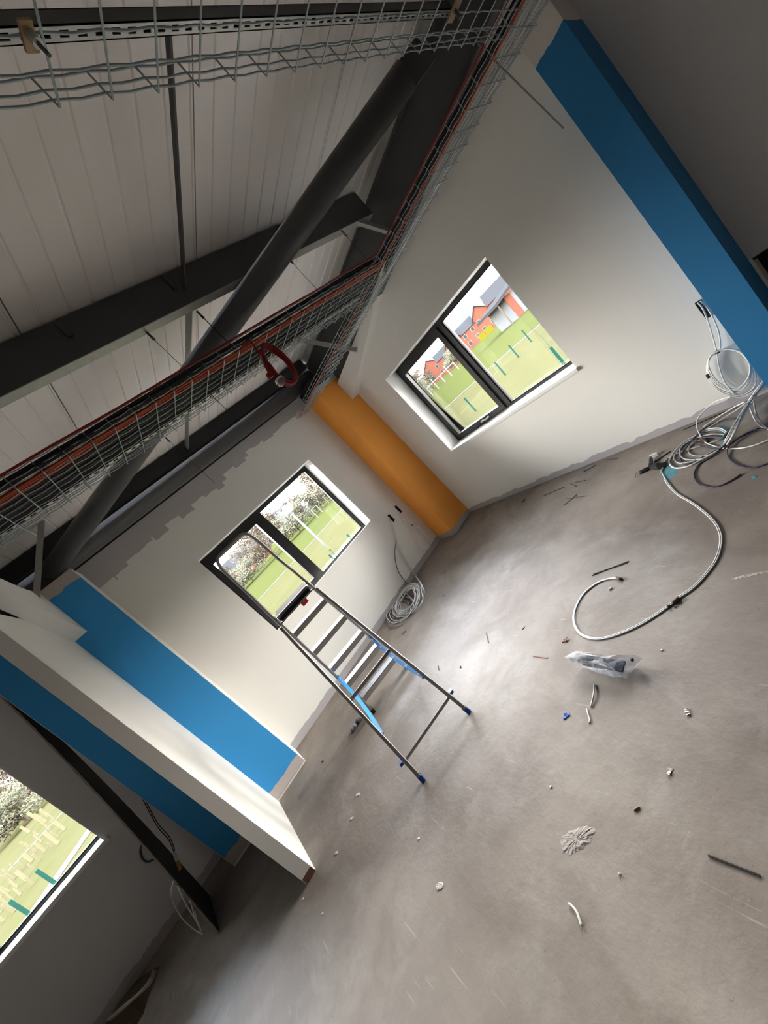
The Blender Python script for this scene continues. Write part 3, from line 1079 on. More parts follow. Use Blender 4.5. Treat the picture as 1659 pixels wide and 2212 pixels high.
# big heap of cables on the floor under it
def floor_cable(pts, r, m, name, parent, h=None, k=5):
    P = []
    for i, q in enumerate(pts):
        z = q[2] if len(q) > 2 else r + .001
        P.append(fl(q[0], q[1], z))
    return MB().tube(spline(P, k), r, 7).build(name, m, parent, True)


hp = thing('cable_heap', fl(1560, 950), 'tangled heap of white and grey cables on the floor below the blue column', 'cables')
for k in range(8):
    ox, oy = jit(7), jit(5)
    w = [wl(1664 + ox, 812 + oy, .16 + jit(.03)), wl(1640 + ox, 838 + oy, .17 + jit(.02)), wl(1612 + ox * .8, 878 + oy, .19 + jit(.02))]
    e = [fl(1585 + ox, 925 + oy * 1.4, .05 + .02 * random.random()), fl(1567 + ox * .9, 955 + oy, .012 + .01 * random.random())]
    MB().tube(spline(w + e, 5), .0045, 6).build('strand', m_grc if k % 3 else m_whc, hp, True)
loopb = [(1571, 934), (1555, 925), (1529, 927), (1511, 936), (1480, 954), (1458, 974), (1446, 994), (1448, 1004), (1460, 1011), (1486, 1007), (1513, 994), (1539, 980), (1559, 966), (1571, 950)]
floor_cable(loopb, .0055, m_whc, 'loop', hp)
floor_cable([(x_ + 4 + (x_ - 1510) * -.10, y_ - 3 + (y_ - 965) * -.16) for x_, y_ in loopb], .005, m_grc, 'loop', hp)
floor_cable([(1571, 940), (1535, 938), (1495, 950), (1472, 966), (1469, 980), (1476, 990), (1494, 993), (1519, 990), (1545, 978), (1562, 962)], .005, m_grc, 'loop', hp)
floor_cable([(1566, 945), (1530, 945), (1498, 958), (1488, 970), (1490, 980), (1505, 985), (1530, 983), (1552, 972)], .0045, m_grc, 'loop', hp)
floor_cable([(1562, 948), (1450, 985), (1432, 1012), (1428, 1022)], .0045, m_grc, 'loop', hp)
floor_cable([(1517, 948), (1507, 928, .03), (1506, 909, .06), (1519, 889, .09), (1547, 867, .12), (1579, 857, .14)], .0045, m_whc, 'loop', hp)
floor_cable([(1517, 948), (1529, 958), (1555, 967), (1589, 969), (1629, 962), (1670, 946)], .0045, m_whc, 'loop', hp)
floor_cable([(1629, 867, .10), (1631, 885, .06), (1639, 905, .02), (1655, 924), (1675, 935)], .0045, m_grc, 'loop', hp)
floor_cable([(1620, 880, .10), (1630, 905, .05), (1645, 922), (1672, 928)], .0045, m_whc, 'loop', hp)
floor_cable([(1609, 868, .09), (1585, 880, .05), (1545, 905, .02), (1520, 922)], .0045, m_whc, 'loop', hp)
floor_cable([(1611, 870, .10), (1592, 885, .05), (1560, 905, .02), (1530, 925)], .0045, m_grc, 'loop', hp)
a_, b_ = fl(1514, 947, .008), fl(1529, 954, .008)
MB().tube([a_, b_], .010, 8).build('tape', m_tape, hp, True)
a_, b_ = fl(1563, 945, .012), fl(1571, 938, .012)
MB().tube([a_, b_], .011, 8).build('tape', m_tape, hp, True)
pc = thing('cable_coil', fl(1560, 990), 'dark purple cable looping over the floor beside the white cable heap', 'cable coil')
floor_cable([(1601, 1024), (1583, 1036), (1559, 1048), (1535, 1052), (1511, 1046), (1500, 1032), (1501, 1018), (1511, 1002), (1535, 988), (1569, 966, .012), (1599, 944, .016), (1629, 930, .01), (1672, 925)], .0042, m_puc, 'cable', pc)
floor_cable([(1672, 996), (1639, 1008), (1615, 1011), (1589, 1002), (1573, 986), (1573, 966, .014), (1589, 950, .014), (1640, 925)], .0042, m_puc, 'cable', pc)
floor_cable([(1494, 1000), (1480, 1004), (1472, 998), (1470, 988), (1480, 970, .012), (1511, 934, .014), (1543, 914, .012), (1579, 906), (1600, 905)], .0042, m_puc, 'cable', pc)
floor_cable([(1494, 949, .012), (1505, 960, .012), (1530, 967, .012), (1555, 969, .012), (1570, 955, .014), (1562, 945, .014), (1530, 944, .014), (1510, 946, .014)], .0038, m_puc, 'cable', pc)

# long white twin cable
lc = thing('twin_cable', fl(1420, 1250), 'long white twin cable curling across the concrete floor', 'cable')
cpx = [(1427, 1018), (1440, 1041), (1462, 1066), (1498, 1088), (1534, 1117), (1554, 1146), (1557, 1175), (1548, 1207), (1527, 1238), (1498, 1269), (1465, 1292), (1444, 1309), (1400, 1339), (1353, 1363), (1302, 1379), (1270, 1377), (1248, 1363), (1239, 1338), (1245, 1309), (1263, 1280), (1292, 1258), (1317, 1250), (1339, 1249)]
base = spline([fl(*q, .0040) for q in cpx], 5)
two = []
for i, p_ in enumerate(base):
    a, b = base[max(0, i - 1)], base[min(len(base) - 1, i + 1)]
    d = (b - a).normalized()
    two.append((p_, Vector((-d.y, d.x, 0))))
MB().tube([p_ + n_ * .0034 for p_, n_ in two], .0036, 7).build('cable', m_whc, lc, True)
MB().tube([p_ - n_ * .0034 + Vector((0, 0, .001)) for p_, n_ in two[4:]], .0036, 7).build('cable', m_whc, lc, True)
a_, b_ = fl(1467, 1291, .009), fl(1453, 1303, .009)
MB().tube([a_, b_], .0095, 8).build('tape', m_tape, lc, True)
a_, b_ = fl(1446, 1308, .008), fl(1443, 1311, .008)
MB().tube([a_, b_], .0085, 8).build('tape', m_blackp, lc, True)
a_, b_ = fl(1333, 1248, .007), fl(1343, 1252, .007)
MB().tube([a_, b_], .010, 8).build('tape', m_tape, lc, True)

# left wall cables
def wa(px, py, off=.015):
    return at(px, py, 0, off)


lw = thing('cable_coil', wa(907, 1160), 'white cable loop hanging on the left wall beside the orange column', 'cable coil')
MB().tube(spline([wa(862, 1105), wa(872, 1117, .03), wa(880, 1126, .03), wa(890, 1135, .03)], 5), .0045, 6).build('cable', m_whc, lw, True)
MB().tube(spline([wa(860, 1108), wa(869, 1124, .03), wa(878, 1136, .03), wa(886, 1142, .03)], 5), .0045, 6).build('cable', m_whc, lw, True)
for k in range(2):
    base = [(890, 1135), (898, 1136), (910, 1145), (921, 1158), (928, 1173), (928, 1182), (921, 1187), (910, 1183), (899, 1170), (890, 1156), (886, 1144)]
    MB().tube(spline([wa(x_ + jit(1) + (2 * k if x_ < 910 else -k), y_ + jit(1), .03 + .01 * k) for x_, y_ in base], 5, True), .0045, 6, closed=True).build('loop', m_whc, lw, True)
a_ = wa(890, 1135, .035)
MB().tube([a_ - Vector((0, .01, 0)), a_ + Vector((0, .01, 0))], .009, 8).build('tape', m_tape, lw, True)
a_ = wa(901, 1137, .035)
MB().tube([a_ - Vector((0, .008, 0)), a_ + Vector((0, .008, 0))], .007, 8).build('tape', m_tape, lw, True)
lc2 = thing('cable_coil', fl(884, 1298), 'coil of white and dark cables on the floor below the left wall boxes', 'cable coil')
MB().tube(spline([wa(840, 1118), wa(846, 1130, .04), wa(852, 1145, .04), wa(857, 1167, .03), wa(866, 1193, .03), wa(881, 1220, .03), wa(896, 1243, .05), fl(909, 1262, .10), fl(911, 1275, .08)], 5), .0042, 6).build('cable', m_whc, lc2, True)
MB().tube(spline([wa(840, 1116), wa(848, 1132, .04), wa(854, 1148, .04), wa(858, 1168, .03), wa(868, 1193, .03), wa(884, 1221, .03), wa(899, 1244, .05), fl(911, 1263, .10), fl(914, 1276, .08)], 5), .0042, 6).build('cable', m_whc, lc2, True)
MB().tube(spline([wa(840, 1120), wa(851, 1140, .03), wa(856, 1163, .03), wa(853, 1189, .03), wa(855, 1216, .03), wa(863, 1239, .03), wa(877, 1257, .03), fl(886, 1268, .05), fl(888, 1282, .03)], 5), .0042, 6).build('cable', m_puc, lc2, True)


def floor_ring(c, rx, ry, ang, r, m, par, z0, tilt=0.0, name='loop', rough=.012):
    pts = []
    for i in range(14):
        t = 2 * math.pi * i / 14
        a, b = rx * math.cos(t), ry * math.sin(t)
        pts.append(Vector((max(.02, c.x + a * math.cos(ang) - b * math.sin(ang) + jit(rough)), c.y + a * math.sin(ang) + b * math.cos(ang) + jit(rough), z0 + tilt * max(0, math.cos(t)) + .004 * random.random())))
    return MB().tube(spline(pts, 4, True), r, 6, closed=True).build(name, m, par, True)


cc = fl(884, 1300)
e1, e2 = fl(908, 1272), fl(858, 1330)
ang = math.atan2((e1 - e2).y, (e1 - e2).x)
ln_ = (e1 - e2).length / 2
sd = (fl(862, 1290) - fl(905, 1312)).length / 2
for k in range(13):
    floor_ring(cc + Vector((jit(.02), jit(.02), 0)), ln_ * (.66 + .033 * k), sd * (.50 + .045 * k), ang + jit(.12), .0042, m_whc if k % 3 else m_grc, lc2, .012 + .006 * (k % 5), .05)
c3 = fl(866, 1318)
for k in range(7):
    floor_ring(c3 + Vector((jit(.02), jit(.02), 0)), ln_ * (.62 + .05 * k), sd * (.62 + .08 * k), ang + jit(.1), .004, m_puc if k % 3 else m_whc, lc2, .006 + .004 * k)

# ------------------------------------------------------------------ plastic bag with bracket
bag = thing('plastic_bag', fl(1305, 1440), 'crumpled clear plastic bag on the floor holding a dark metal bracket', 'bag')
outl = [(1243, 1408, .085), (1297, 1412, .075), (1309, 1416, .07), (1372, 1415, .075), (1388, 1422, .05), (1374, 1440, .03), (1352, 1466, .012), (1343, 1460, .035), (1327, 1462, .035), (1280, 1447, .05), (1234, 1431, .06), (1216, 1421, .07)]
top_ = [fl(*o_) for o_ in outl]
cen = sum(top_, Vector()) / len(top_)
mb = MB()
rings = [(1.0, 0.0), (.80, .012), (.5, .022), (.2, .024)]
vs = []
for s_, hgt in rings:
    for p_ in top_:
        q_ = cen + (p_ - cen) * s_
        vs.append(q_ + Vector((jit(.006), jit(.006), hgt + jit(.008) * (s_ < 1))))
vs.append(cen + Vector((0, 0, .024)))
n = len(top_)
fs = []
for r_ in range(len(rings) - 1):
    for i in range(n):
        fs.append((r_ * n + i, r_ * n + (i + 1) % n, (r_ + 1) * n + (i + 1) % n, (r_ + 1) * n + i))
for i in range(n):
    fs.append(((len(rings) - 1) * n + i, (len(rings) - 1) * n + (i + 1) % n, len(vs) - 1))
mb.add(vs, fs)
mb.build('film_top', m_film, bag)
mb = MB()
low = []
for i, p_ in enumerate(top_):
    q_ = cen + (p_ - cen) * .72
    low.append(Vector((q_.x, q_.y, .003 + .004 * random.random())))
vs = top_ + low + [Vector((cen.x, cen.y, .002))]
fs = [(i, (i + 1) % n, n + (i + 1) % n, n + i) for i in range(n)] + [(n + i, n + (i + 1) % n, 2 * n) for i in range(n)]
mb.add(vs, fs)
mb.build('film_base', m_film, bag)
m_brk = mat('dark_blue_grey_metal', (0.035, 0.045, 0.065), 0.4, 0.3)
brk = thing('metal_bracket', fl(1300, 1438, .03), 'dark grey metal bracket inside the clear plastic bag', 'bracket')
p_, q_ = fl(1252, 1425, .06), fl(1348, 1440, .045)
ax_ = (q_ - p_).normalized()
MB().bar(p_ + ax_ * .03, q_, .055, .010, side=Vector((0, 0, 1)).cross(ax_)).build('plate', m_brk, brk)
MB().bar(p_ + ax_ * .05 + Vector((0, 0, .012)), q_ - ax_ * .14 + Vector((0, 0, .012)), .012, .02, side=Vector((0, 0, 1)).cross(ax_)).build('arm', m_brk, brk)
MB().bar(p_, p_ + ax_ * .045, .035, .02, side=Vector((0, 0, 1)).cross(ax_), bev=.006).build('end_knob', m_blackp, brk)
a_ = fl(1366, 1426, .085)
MB().lathe(a_, [(.001, -.004), (.008, 0), (.009, .006), (.004, .010)], 10).build('screw_head', m_blackp, brk)

# black taped scrunch
bt = thing('tape_scrunch', fl(1415, 1002), 'scrunched black tape on the floor at the end of the twin cable', 'tape')
def blob(c0, c1, r, m, name, par, n=7, rough=.25):
    pts = [Vector(c0).lerp(Vector(c1), i / 5) for i in range(6)]
    rr = [r * (.45 + .55 * math.sin(math.pi * (i + .5) / 6)) * (1 + jit(rough)) for i in range(6)]
    pts = [p_ + Vector((jit(r * .25), jit(r * .25), 0)) for p_ in pts]
    return MB().tube(pts, rr, n).build(name, m, par)
blob(fl(1405, 1010, .018), fl(1438, 1002, .02), .026, m_blackp, 'lump', bt)
blob(fl(1408, 1008, .014), fl(1381, 1023, .008), .018, m_blackp, 'lump', bt)
blob(fl(1406, 1008, .015), fl(1407, 987, .02), .016, m_blackp, 'lump', bt)
MB().tube(spline([fl(1382, 1017, .006), fl(1374, 1023, .012), fl(1373, 1032, .004)], 4), .0015, 5).build('wire_end', m_blc, bt)

# ------------------------------------------------------------------ offcuts and crumbs
def stick(name, pts, r, m, label, cat='offcut', k=4, group='floor offcuts'):
    P = [fl(q[0], q[1], (q[2] if len(q) > 2 else r + .0005)) for q in pts]
    return tag(MB().tube(spline(P, k), r, 6).build(name, m, smooth=True), label, cat, group)


def strip(name, a, b, w, t, m, label, cat='offcut', group='floor offcuts'):
    A, B_ = fl(*a, t / 2 + .0005), fl(*b, t / 2 + .0005)
    return tag(MB().bar(A, B_, w, t, side=Vector((0, 0, 1)).cross(B_ - A)).build(name, m), label, cat, group)


def flake(name, px, py, sz, m, label, cat='flake', t=.004, n=9, stretch=1.6, ang=.6, group='floor crumbs'):
    c = fl(px, py)
    mb = MB()
    ring0, ring1 = [], []
    for i in range(n):
        a = 2 * math.pi * i / n
        r = sz * (1 + jit(.18))
        u, v = r * stretch * math.cos(a), r * math.sin(a)
        x_, y_ = u * math.cos(ang) - v * math.sin(ang), u * math.sin(ang) + v * math.cos(ang)
        ring0.append(c + Vector((x_, y_, 0.0003)))
        ring1.append(c + Vector((x_ * .8, y_ * .8, t * (1 + jit(.3)))))
    mb.add(ring0 + ring1 + [c + Vector((0, 0, t * 1.15))], [(i, (i + 1) % n, n + (i + 1) % n, n + i) for i in range(n)] + [(n + i, n + (i + 1) % n, 2 * n) for i in range(n)] + [tuple(range(n))[::-1]])
    return tag(mb.build(name, m), label, cat, group)


strip('black_strip', (1530, 1848), (1642, 1892), .005, .004, m_blackp, 'long black plastic strip on the floor at the right edge')
t1 = thing('cable_tie', fl(1320, 1228), 'pair of cut black cable ties lying above the curled twin cable end', 'cable tie')
for (a, b) in (((1279, 1243), (1358, 1212)), ((1282, 1240), (1356, 1215))):
    MB().bar(fl(*a, .003), fl(*b, .003), .005, .003, side=(0, 0, 1)).build('tie', m_blackp, t1)
strip('brown_strip', (1151, 1417), (1183, 1421), .006, .003, m_copper, 'short brown strip on the floor left of the plastic bag')
stick('wire_offcut', [(1284, 1478), (1283, 1492, .008), (1281, 1506, .008), (1276, 1528)], .0035, m_alu, 'shiny silver wire offcut on the floor below the plastic bag')
stick('white_offcut', [(1267, 1531), (1272, 1548), (1274, 1556), (1272, 1562)], .0032, m_bits, 'bent white cable offcut below the silver wire offcut')
stick('white_offcut', [(1229, 1951), (1240, 1962), (1248, 1975), (1256, 2000)], .004, m_bits, 'curved white cable offcut on the floor near the bottom')
flake('white_tube_piece', 1319, 1273, .007, m_bits, 'tiny white tube piece inside the twin cable curl', 'offcut', t=.009, n=7, stretch=1.8, ang=.9)
flake('plaster_flake', 773, 1717, .013, m_plaster, 'oval plaster flake on the floor left of the nearest ladder feet')
flake('plaster_flake', 760, 1768, .010, m_plaster, 'small plaster flake below the oval one left of the ladder')
flake('plaster_flake', 726, 1843, .010, m_plaster, 'small plaster flake beside the foot of the partition stub')
flake('plaster_splat', 950, 1915, .016, m_plaster, 'ridged grey plaster splat on the floor at the lower middle', 'splat')
flake('white_bead', 1339, 1889, .004, m_bits, 'tiny white bead on the floor right of the plaster smear', 'crumb', t=.006, n=7, stretch=1)
stick('dark_offcut', [(1050, 1367), (1055, 1388)], .0025, m_blackp, 'thin black offcut on the floor right of the ladder')
stick('dark_offcut', [(946, 1438), (948, 1447)], .0025, m_blackp, 'tiny black offcut beside the right ladder strap')
stick('dark_offcut', [(1128, 1360), (1133, 1354)], .002, m_blackp, 'tiny black offcut in the lit middle of the floor')
stick('dark_offcut', [(870, 1369), (876, 1362)], .005, m_copper, 'short brown offcut behind the right ladder leg')
stick('dark_offcut', [(1369, 1751), (1381, 1742)], .003, m_copper, 'small brown stick on the floor at the right middle')
stick('dark_offcut', [(1174, 1071), (1219, 1052)], .003, m_blackp, 'long black offcut on the floor parallel to the back wall')
x1_ = stick('dark_offcut', [(1225, 1077), (1268, 1071)], .0028, m_blackp, 'flatter of two crossed black offcuts near the back wall')
stick('dark_offcut', [(1217, 1092, .003), (1232, 1080, .0085), (1246, 1068, .003)], .0028, m_blackp, 'steeper of two crossed black offcuts near the back wall')
stick('dark_offcut', [(1239, 1043), (1266, 1037)], .0028, m_blackp, 'short black offcut nearest the back wall skirting line')
stick('dark_offcut', [(1230, 1045), (1246, 1052)], .003, m_copper, 'short grey brown offcut beside the black one near the back wall')
stick('dark_offcut', [(1306, 994), (1335, 990)], .003, m_blackp, 'black offcut lying on the wall line below the back window')
stick('dark_offcut', [(1127, 1086), (1134, 1078)], .005, m_blackp, 'tiny black offcut by the back wall right of the orange column')
stick('dark_offcut', [(1259, 1019), (1268, 1013), (1284, 1005)], .008, m_rag, 'dark scrap of film on the floor below the back window', 'scrap')
stick('black_rod', [(1473, 930, .02), (1530, 905, .02), (1591, 879, .02)], .004, m_blackp, 'straight black rod leaning behind the white cable heap')
stick('black_rod', [(1414, 998), (1448, 975)], .004, m_blackp, 'short black rod between scrunched tape and the cable heap')
c_ = fl(1413, 983)
tag(MB().bar(fl(1405, 987, .010), fl(1421, 980, .010), .03, .02, side=(0, 0, 1), bev=.003).build('white_block', m_bits), 'small white plastic block behind the scrunched black tape', 'block')
rg = [fl(783, 1549, .012), fl(775, 1554, .02), fl(768, 1560, .012), fl(766, 1570, .02), fl(761, 1577, .012), fl(757, 1584, .01)]
tag(MB().tube(spline(rg, 3), [.010 + .008 * abs(math.sin(i * 1.3)) for i in range(16)], 6).build('rag', m_rag), 'twisted grey rag on the floor behind the left ladder leg', 'rag')
flake('dark_crumb', 697, 1645, .008, m_blackp, 'dark crumb on the floor between the blue column and ladder', 'crumb', t=.008, n=6)
for i_, (px, py, lab) in enumerate([(655, 1942, 'pale crumb beside the dark bay floor shadow'), (697, 1974, 'pale crumb right of the dark leaning channel foot'), (1430, 1405, 'pale round fleck right of the plastic bag'),
                                    (1190, 1700, 'pale crumb in the middle of the open floor'), (905, 1812, 'pale crumb near the lower middle of the floor'), (1100, 1320, 'pale crumb in the lit middle floor')]):
    flake('pale_crumb', px, py, .006, m_bits, lab, 'crumb', t=.004, n=6, stretch=1.1)


def crumple(name, px, py, sz, m, label, cat='scrap', n=5, ang=.6, seed=1):
    """a folded scrap: a short strip of creased facets with real thickness"""
    rnd_ = random.Random(seed)
    c = fl(px, py)
    d, e = Vector((math.cos(ang), math.sin(ang), 0)), Vector((-math.sin(ang), math.cos(ang), 0))
    top, bot = [], []
    for i_ in range(n + 1):
        u_ = (i_ / n - .5) * 2 * sz
        for sd_ in (-1, 1):
            v_ = sd_ * sz * rnd_.uniform(.25, .65)
            p_ = c + d * (u_ + rnd_.uniform(-.2, .2) * sz) + e * v_
            h_ = sz * (.10 + .55 * rnd_.random() * (.3 if i_ % 2 else 1))
            bot.append(p_ + Vector((0, 0, max(.0004, h_ - .0025))))
            top.append(p_ + Vector((0, 0, h_)))
    bot[0].z = bot[3].z = .0004
    k_ = len(top)
    f_ = []
    for i_ in range(n):
        a_ = 2 * i_
        f_ += [(a_, a_ + 2, a_ + 3, a_ + 1), (k_ + a_, k_ + a_ + 1, k_ + a_ + 3, k_ + a_ + 2), (a_, k_ + a_, k_ + a_ + 2, a_ + 2), (a_ + 1, a_ + 3, k_ + a_ + 3, k_ + a_ + 1)]
    f_ += [(0, 1, k_ + 1, k_), (k_ - 2, 2 * k_ - 2, 2 * k_ - 1, k_ - 1)]
    return tag(MB().add(top + bot, f_).build(name, m), label, cat, 'floor crumbs')


def smear(name, pts, m, label, cat, t=.0025):
    P = [fl(*q, .0004) for q in pts]
    c = sum(P, Vector()) / len(P)
    out = []
    for i, p_ in enumerate(spline(P, 5, True)):
        out.append(c + (p_ - c) * (1 + jit(.09)))
    n = len(out)
    inner = [c + (p_ - c) * .7 + Vector((0, 0, t * (1 + jit(.4)))) for p_ in out]
    inn2 = [c + (p_ - c) * .35 + Vector((0, 0, t * (1 + jit(.4)))) for p_ in out]
    vs = out + inner + inn2 + [c + Vector((0, 0, t))]
    fs = []
    for r_ in range(2):
        for i in range(n):
            fs.append((r_ * n + i, r_ * n + (i + 1) % n, (r_ + 1) * n + (i + 1) % n, (r_ + 1) * n + i))
    fs += [(2 * n + i, 2 * n + (i + 1) % n, 3 * n) for i in range(n)]
    return tag(MB().add(vs, fs).build(name, m), label, cat)


crumple('brown_scrap', 1221, 1384, .020, m_copper, 'crumpled brown scrap on the floor above the plastic bag', 'scrap', seed=3, ang=0.5)
crumple('blue_scrap', 1224, 1546, .018, mat('bright_blue_scrap', (.02, .10, .42), .5), 'bright blue plastic scrap on the floor below the plastic bag', 'scrap', seed=4, ang=1.0)
crumple('plaster_crumb', 1447, 1668, .013, m_plaster, 'pale crumb on the floor at the right middle', 'crumb', seed=5, ang=1.5)
crumple('plaster_crumb', 1485, 1538, .014, m_bits, 'white crumb on the floor right of the plastic bag', 'crumb', seed=6, ang=2.0)
crumple('dark_crumb', 995, 1441, .012, m_blackp, 'black curl of plastic on the floor right of the ladder', 'crumb', seed=7, ang=2.5)
crumple('red_scrap', 648, 1720, .018, m_copper, 'reddish scrap on the floor in front of the blue column', 'scrap', seed=8, ang=3.0)
crumple('blue_crumb', 958, 1287, .012, mat('dull_blue_scrap', (.05, .07, .12), .6), 'small dull blue scrap right of the floor coil', 'crumb', seed=9, ang=3.5)
smear('plaster_smear', [(1212, 1812), (1226, 1798), (1246, 1788), (1268, 1784), (1284, 1792), (1278, 1812), (1266, 1828), (1246, 1840), (1226, 1846), (1212, 1834)], mat('scraped_plaster', (.36, .325, .30), .9, var=.3, scale=30, bump=.5, bscale=60), 'rough pale plaster smear on the floor at lower right', 'smear')
smear('paint_spill', [(1436, 1010), (1455, 1008), (1464, 1018), (1455, 1030), (1440, 1036), (1430, 1030), (1428, 1018)], m_turq, 'turquoise paint spill on the floor beside the scrunched tape', 'spill', t=.001)
smear('paint_spill', [(1552, 925), (1570, 920), (1575, 935), (1566, 955), (1555, 950)], m_turq, 'turquoise paint spill under the white cable heap', 'spill', t=.001)
smear('paint_spill', [(1623, 1030), (1632, 1027), (1636, 1031), (1628, 1035)], m_turq, 'small blue paint drop on the floor at the right edge', 'spill', t=.001)
smear('chalk_mark', [(1578, 1252), (1600, 1244), (1630, 1238), (1668, 1231), (1668, 1234), (1630, 1243), (1600, 1250)], m_plaster, 'white scraped chalk mark on the floor at the right edge', 'mark', t=.001)

# ------------------------------------------------------------------ dark bay at left
bc0, bc1 = fl(472, 2016, .0), fl(450, 1938, .0)
tl, tr_ = at(-40, 1452, 0, .03), at(-40, 1415, 0, .03)
tl.y, tr_.y = min(tl.y, -4.29), min(tr_.y, -4.245)
lean = thing('leaning_channel', (bc0 + bc1) / 2, 'dark steel channel with crumbling edges leaning on the wall of the dark bay', 'channel')
mb = MB()
nseg = 14
prev = None
rows_ = []
for i in range(nseg + 1):
    t_ = i / nseg
    a = bc0.lerp(tl, t_)
    b = bc1.lerp(tr_, t_)
    bow = math.sin(math.pi * t_) * .035
    rows_.append((a + Vector((0, bow, bow)), b + Vector((0, bow, bow))))
off = (rows_[0][1] - rows_[0][0]).cross(rows_[1][0] - rows_[0][0]).normalized()
if off.x > 0:
    off = -off
vs, fs = [], []
for a, b in rows_:
    vs += [a, b, b + off * .012, a + off * .012]
for i in range(nseg):
    for k in range(4):
        fs.append((4 * i + k, 4 * i + (k + 1) % 4, 4 * i + 4 + (k + 1) % 4, 4 * i + 4 + k))
fs += [(3, 2, 1, 0), tuple(4 * nseg + k for k in range(4))]
MB().add(vs, fs).build('web', m_board, lean)
em = MB()
for i in range(nseg):
    a, a2 = rows_[i][0], rows_[i + 1][0]
    for s_ in range(5):
        p_, q_ = a.lerp(a2, s_ / 5), a.lerp(a2, (s_ + 1) / 5)
        em.bar(p_, q_, .008 + .006 * random.random(), .010 + .008 * random.random(), side=off)
em.build('crumbled_edge', m_foam, lean)['label'] = 'pale crumbling coating along one edge'
# dangling lead with its gland
dl = thing('dangling_cable', at(330, 1720, 0, .5), 'thin black lead with an orange gland hanging against the leaning channel', 'cable')
mid = lambda px, py, x_=.62: at(px, py, 0, x_)
pts = [at(262, 1650, 0, .03), at(285, 1680, 0, .12), at(310, 1730, 0, .3), at(340, 1785, 0, .48), at(365, 1815, 0, .58), at(377, 1845, 0, .60)]
MB().tube(spline(pts, 6), .003, 6).build('cable', m_blc, dl, True)
MB().tube(spline([p_ + Vector((0, .015, .012)) for p_ in pts], 6), .003, 6).build('cable', m_blc, dl, True)
g0, g1 = at(377, 1845, 0, .60), at(390, 1878, 0, .62)
MB().tube([g0, g0.lerp(g1, .45)], .011, 8).build('gland', m_grc, dl, True)
MB().tube([g0.lerp(g1, .5), g1], .012, 8).build('gland', mat('orange_gland', (.30, .13, .02), .5), dl, True)
bc = thing('cable_bundle', fl(440, 2000), 'white cables rising from the floor behind the leaning channel foot', 'cables')
for pts in ([(374, 1904, .52), (370, 1930, .40), (377, 1955, .28), (395, 1985, .12), (420, 2008, .03), (438, 2018, .005)],
            [(384, 1915, .50), (400, 1950, .30), (415, 1975, .18), (428, 1995, .06), (436, 2012, .005)],
            [(410, 1945, .36), (415, 1960, .26), (422, 1985, .12), (432, 2005, .01)],
            [(421, 1968, .22), (425, 1985, .14), (430, 2000, .05), (434, 2012, .005)]):
    MB().tube(spline([fl(a, b, z_) for a, b, z_ in pts], 5), .0042, 6).build('cable', m_whc, bc, True)
hk = spline([at(*q, 0, .006) for q in ((307, 1822), (303, 1838), (308, 1855), (320, 1862), (334, 1855))], 5)
tag(MB().tube(hk, .008, 6).build('cable_hook', m_steel, smooth=True), 'dark cable loop on the grey wall below the bay window', 'cable')
# rubble against the bay wall
heap = thing('rubble_heap', fl(270, 2160), 'heap of rubble and broken plasterboard against the dark bay wall', 'rubble')
rb = [(345, 2085), (335, 2120), (322, 2150), (310, 2190), (280, 2240), (200, 2260), (215, 2205), (260, 2150), (300, 2110)]
P = [fl(*q, .0) for q in rb]
for p_ in P:
    p_.x = max(p_.x, .012)
c = sum(P, Vector()) / len(P)
mb = MB()
n = len(P)
inner = [c + (p_ - c) * .55 + Vector((0, 0, .045 + jit(.02))) for p_ in P]
mb.add(P + inner + [c + Vector((0, 0, .06))], [(i, (i + 1) % n, n + (i + 1) % n, n + i) for i in range(n)] + [(n + i, n + (i + 1) % n, 2 * n) for i in range(n)] + [tuple(range(n))[::-1]])
mb.build('loose_rubble', m_rubble, heap)['kind'] = 'stuff'
ps = [fl(333, 2098, .035), fl(326, 2117, .07), fl(305, 2142, .09), fl(275, 2168, .10), fl(250, 2190, .10), fl(236, 2202, .09)]
pb = MB()
sp_ = spline(ps, 3)
for i in range(len(sp_) - 1):
    pb.bar(sp_[i], sp_[i + 1] + (sp_[i + 1] - sp_[i]) * .05, .028 + jit(.004), .012, side=Vector((.6, 0, .8)))
tag(pb.build('plasterboard_strip', m_plaster), 'pale curved plasterboard strip lying on the rubble heap', 'strip')
for q, s_ in (((300, 2150), .02), ((270, 2185), .026), ((318, 2125), .018), ((285, 2200), .022)):
    c = fl(*q, .02)
    c.x = max(c.x, .04)
    mb = MB().lathe(c, [(s_ * .5, 0), (s_, s_ * .4), (s_ * .8, s_), (s_ * .2, s_ * 1.3)], 7)
    for v_ in mb.v:
        v_ += Vector((jit(s_ * .2), jit(s_ * .2), jit(s_ * .2)))
    mb.build('lump', m_rubble, heap)

# ------------------------------------------------------------------ outdoors
GZ = -0.30


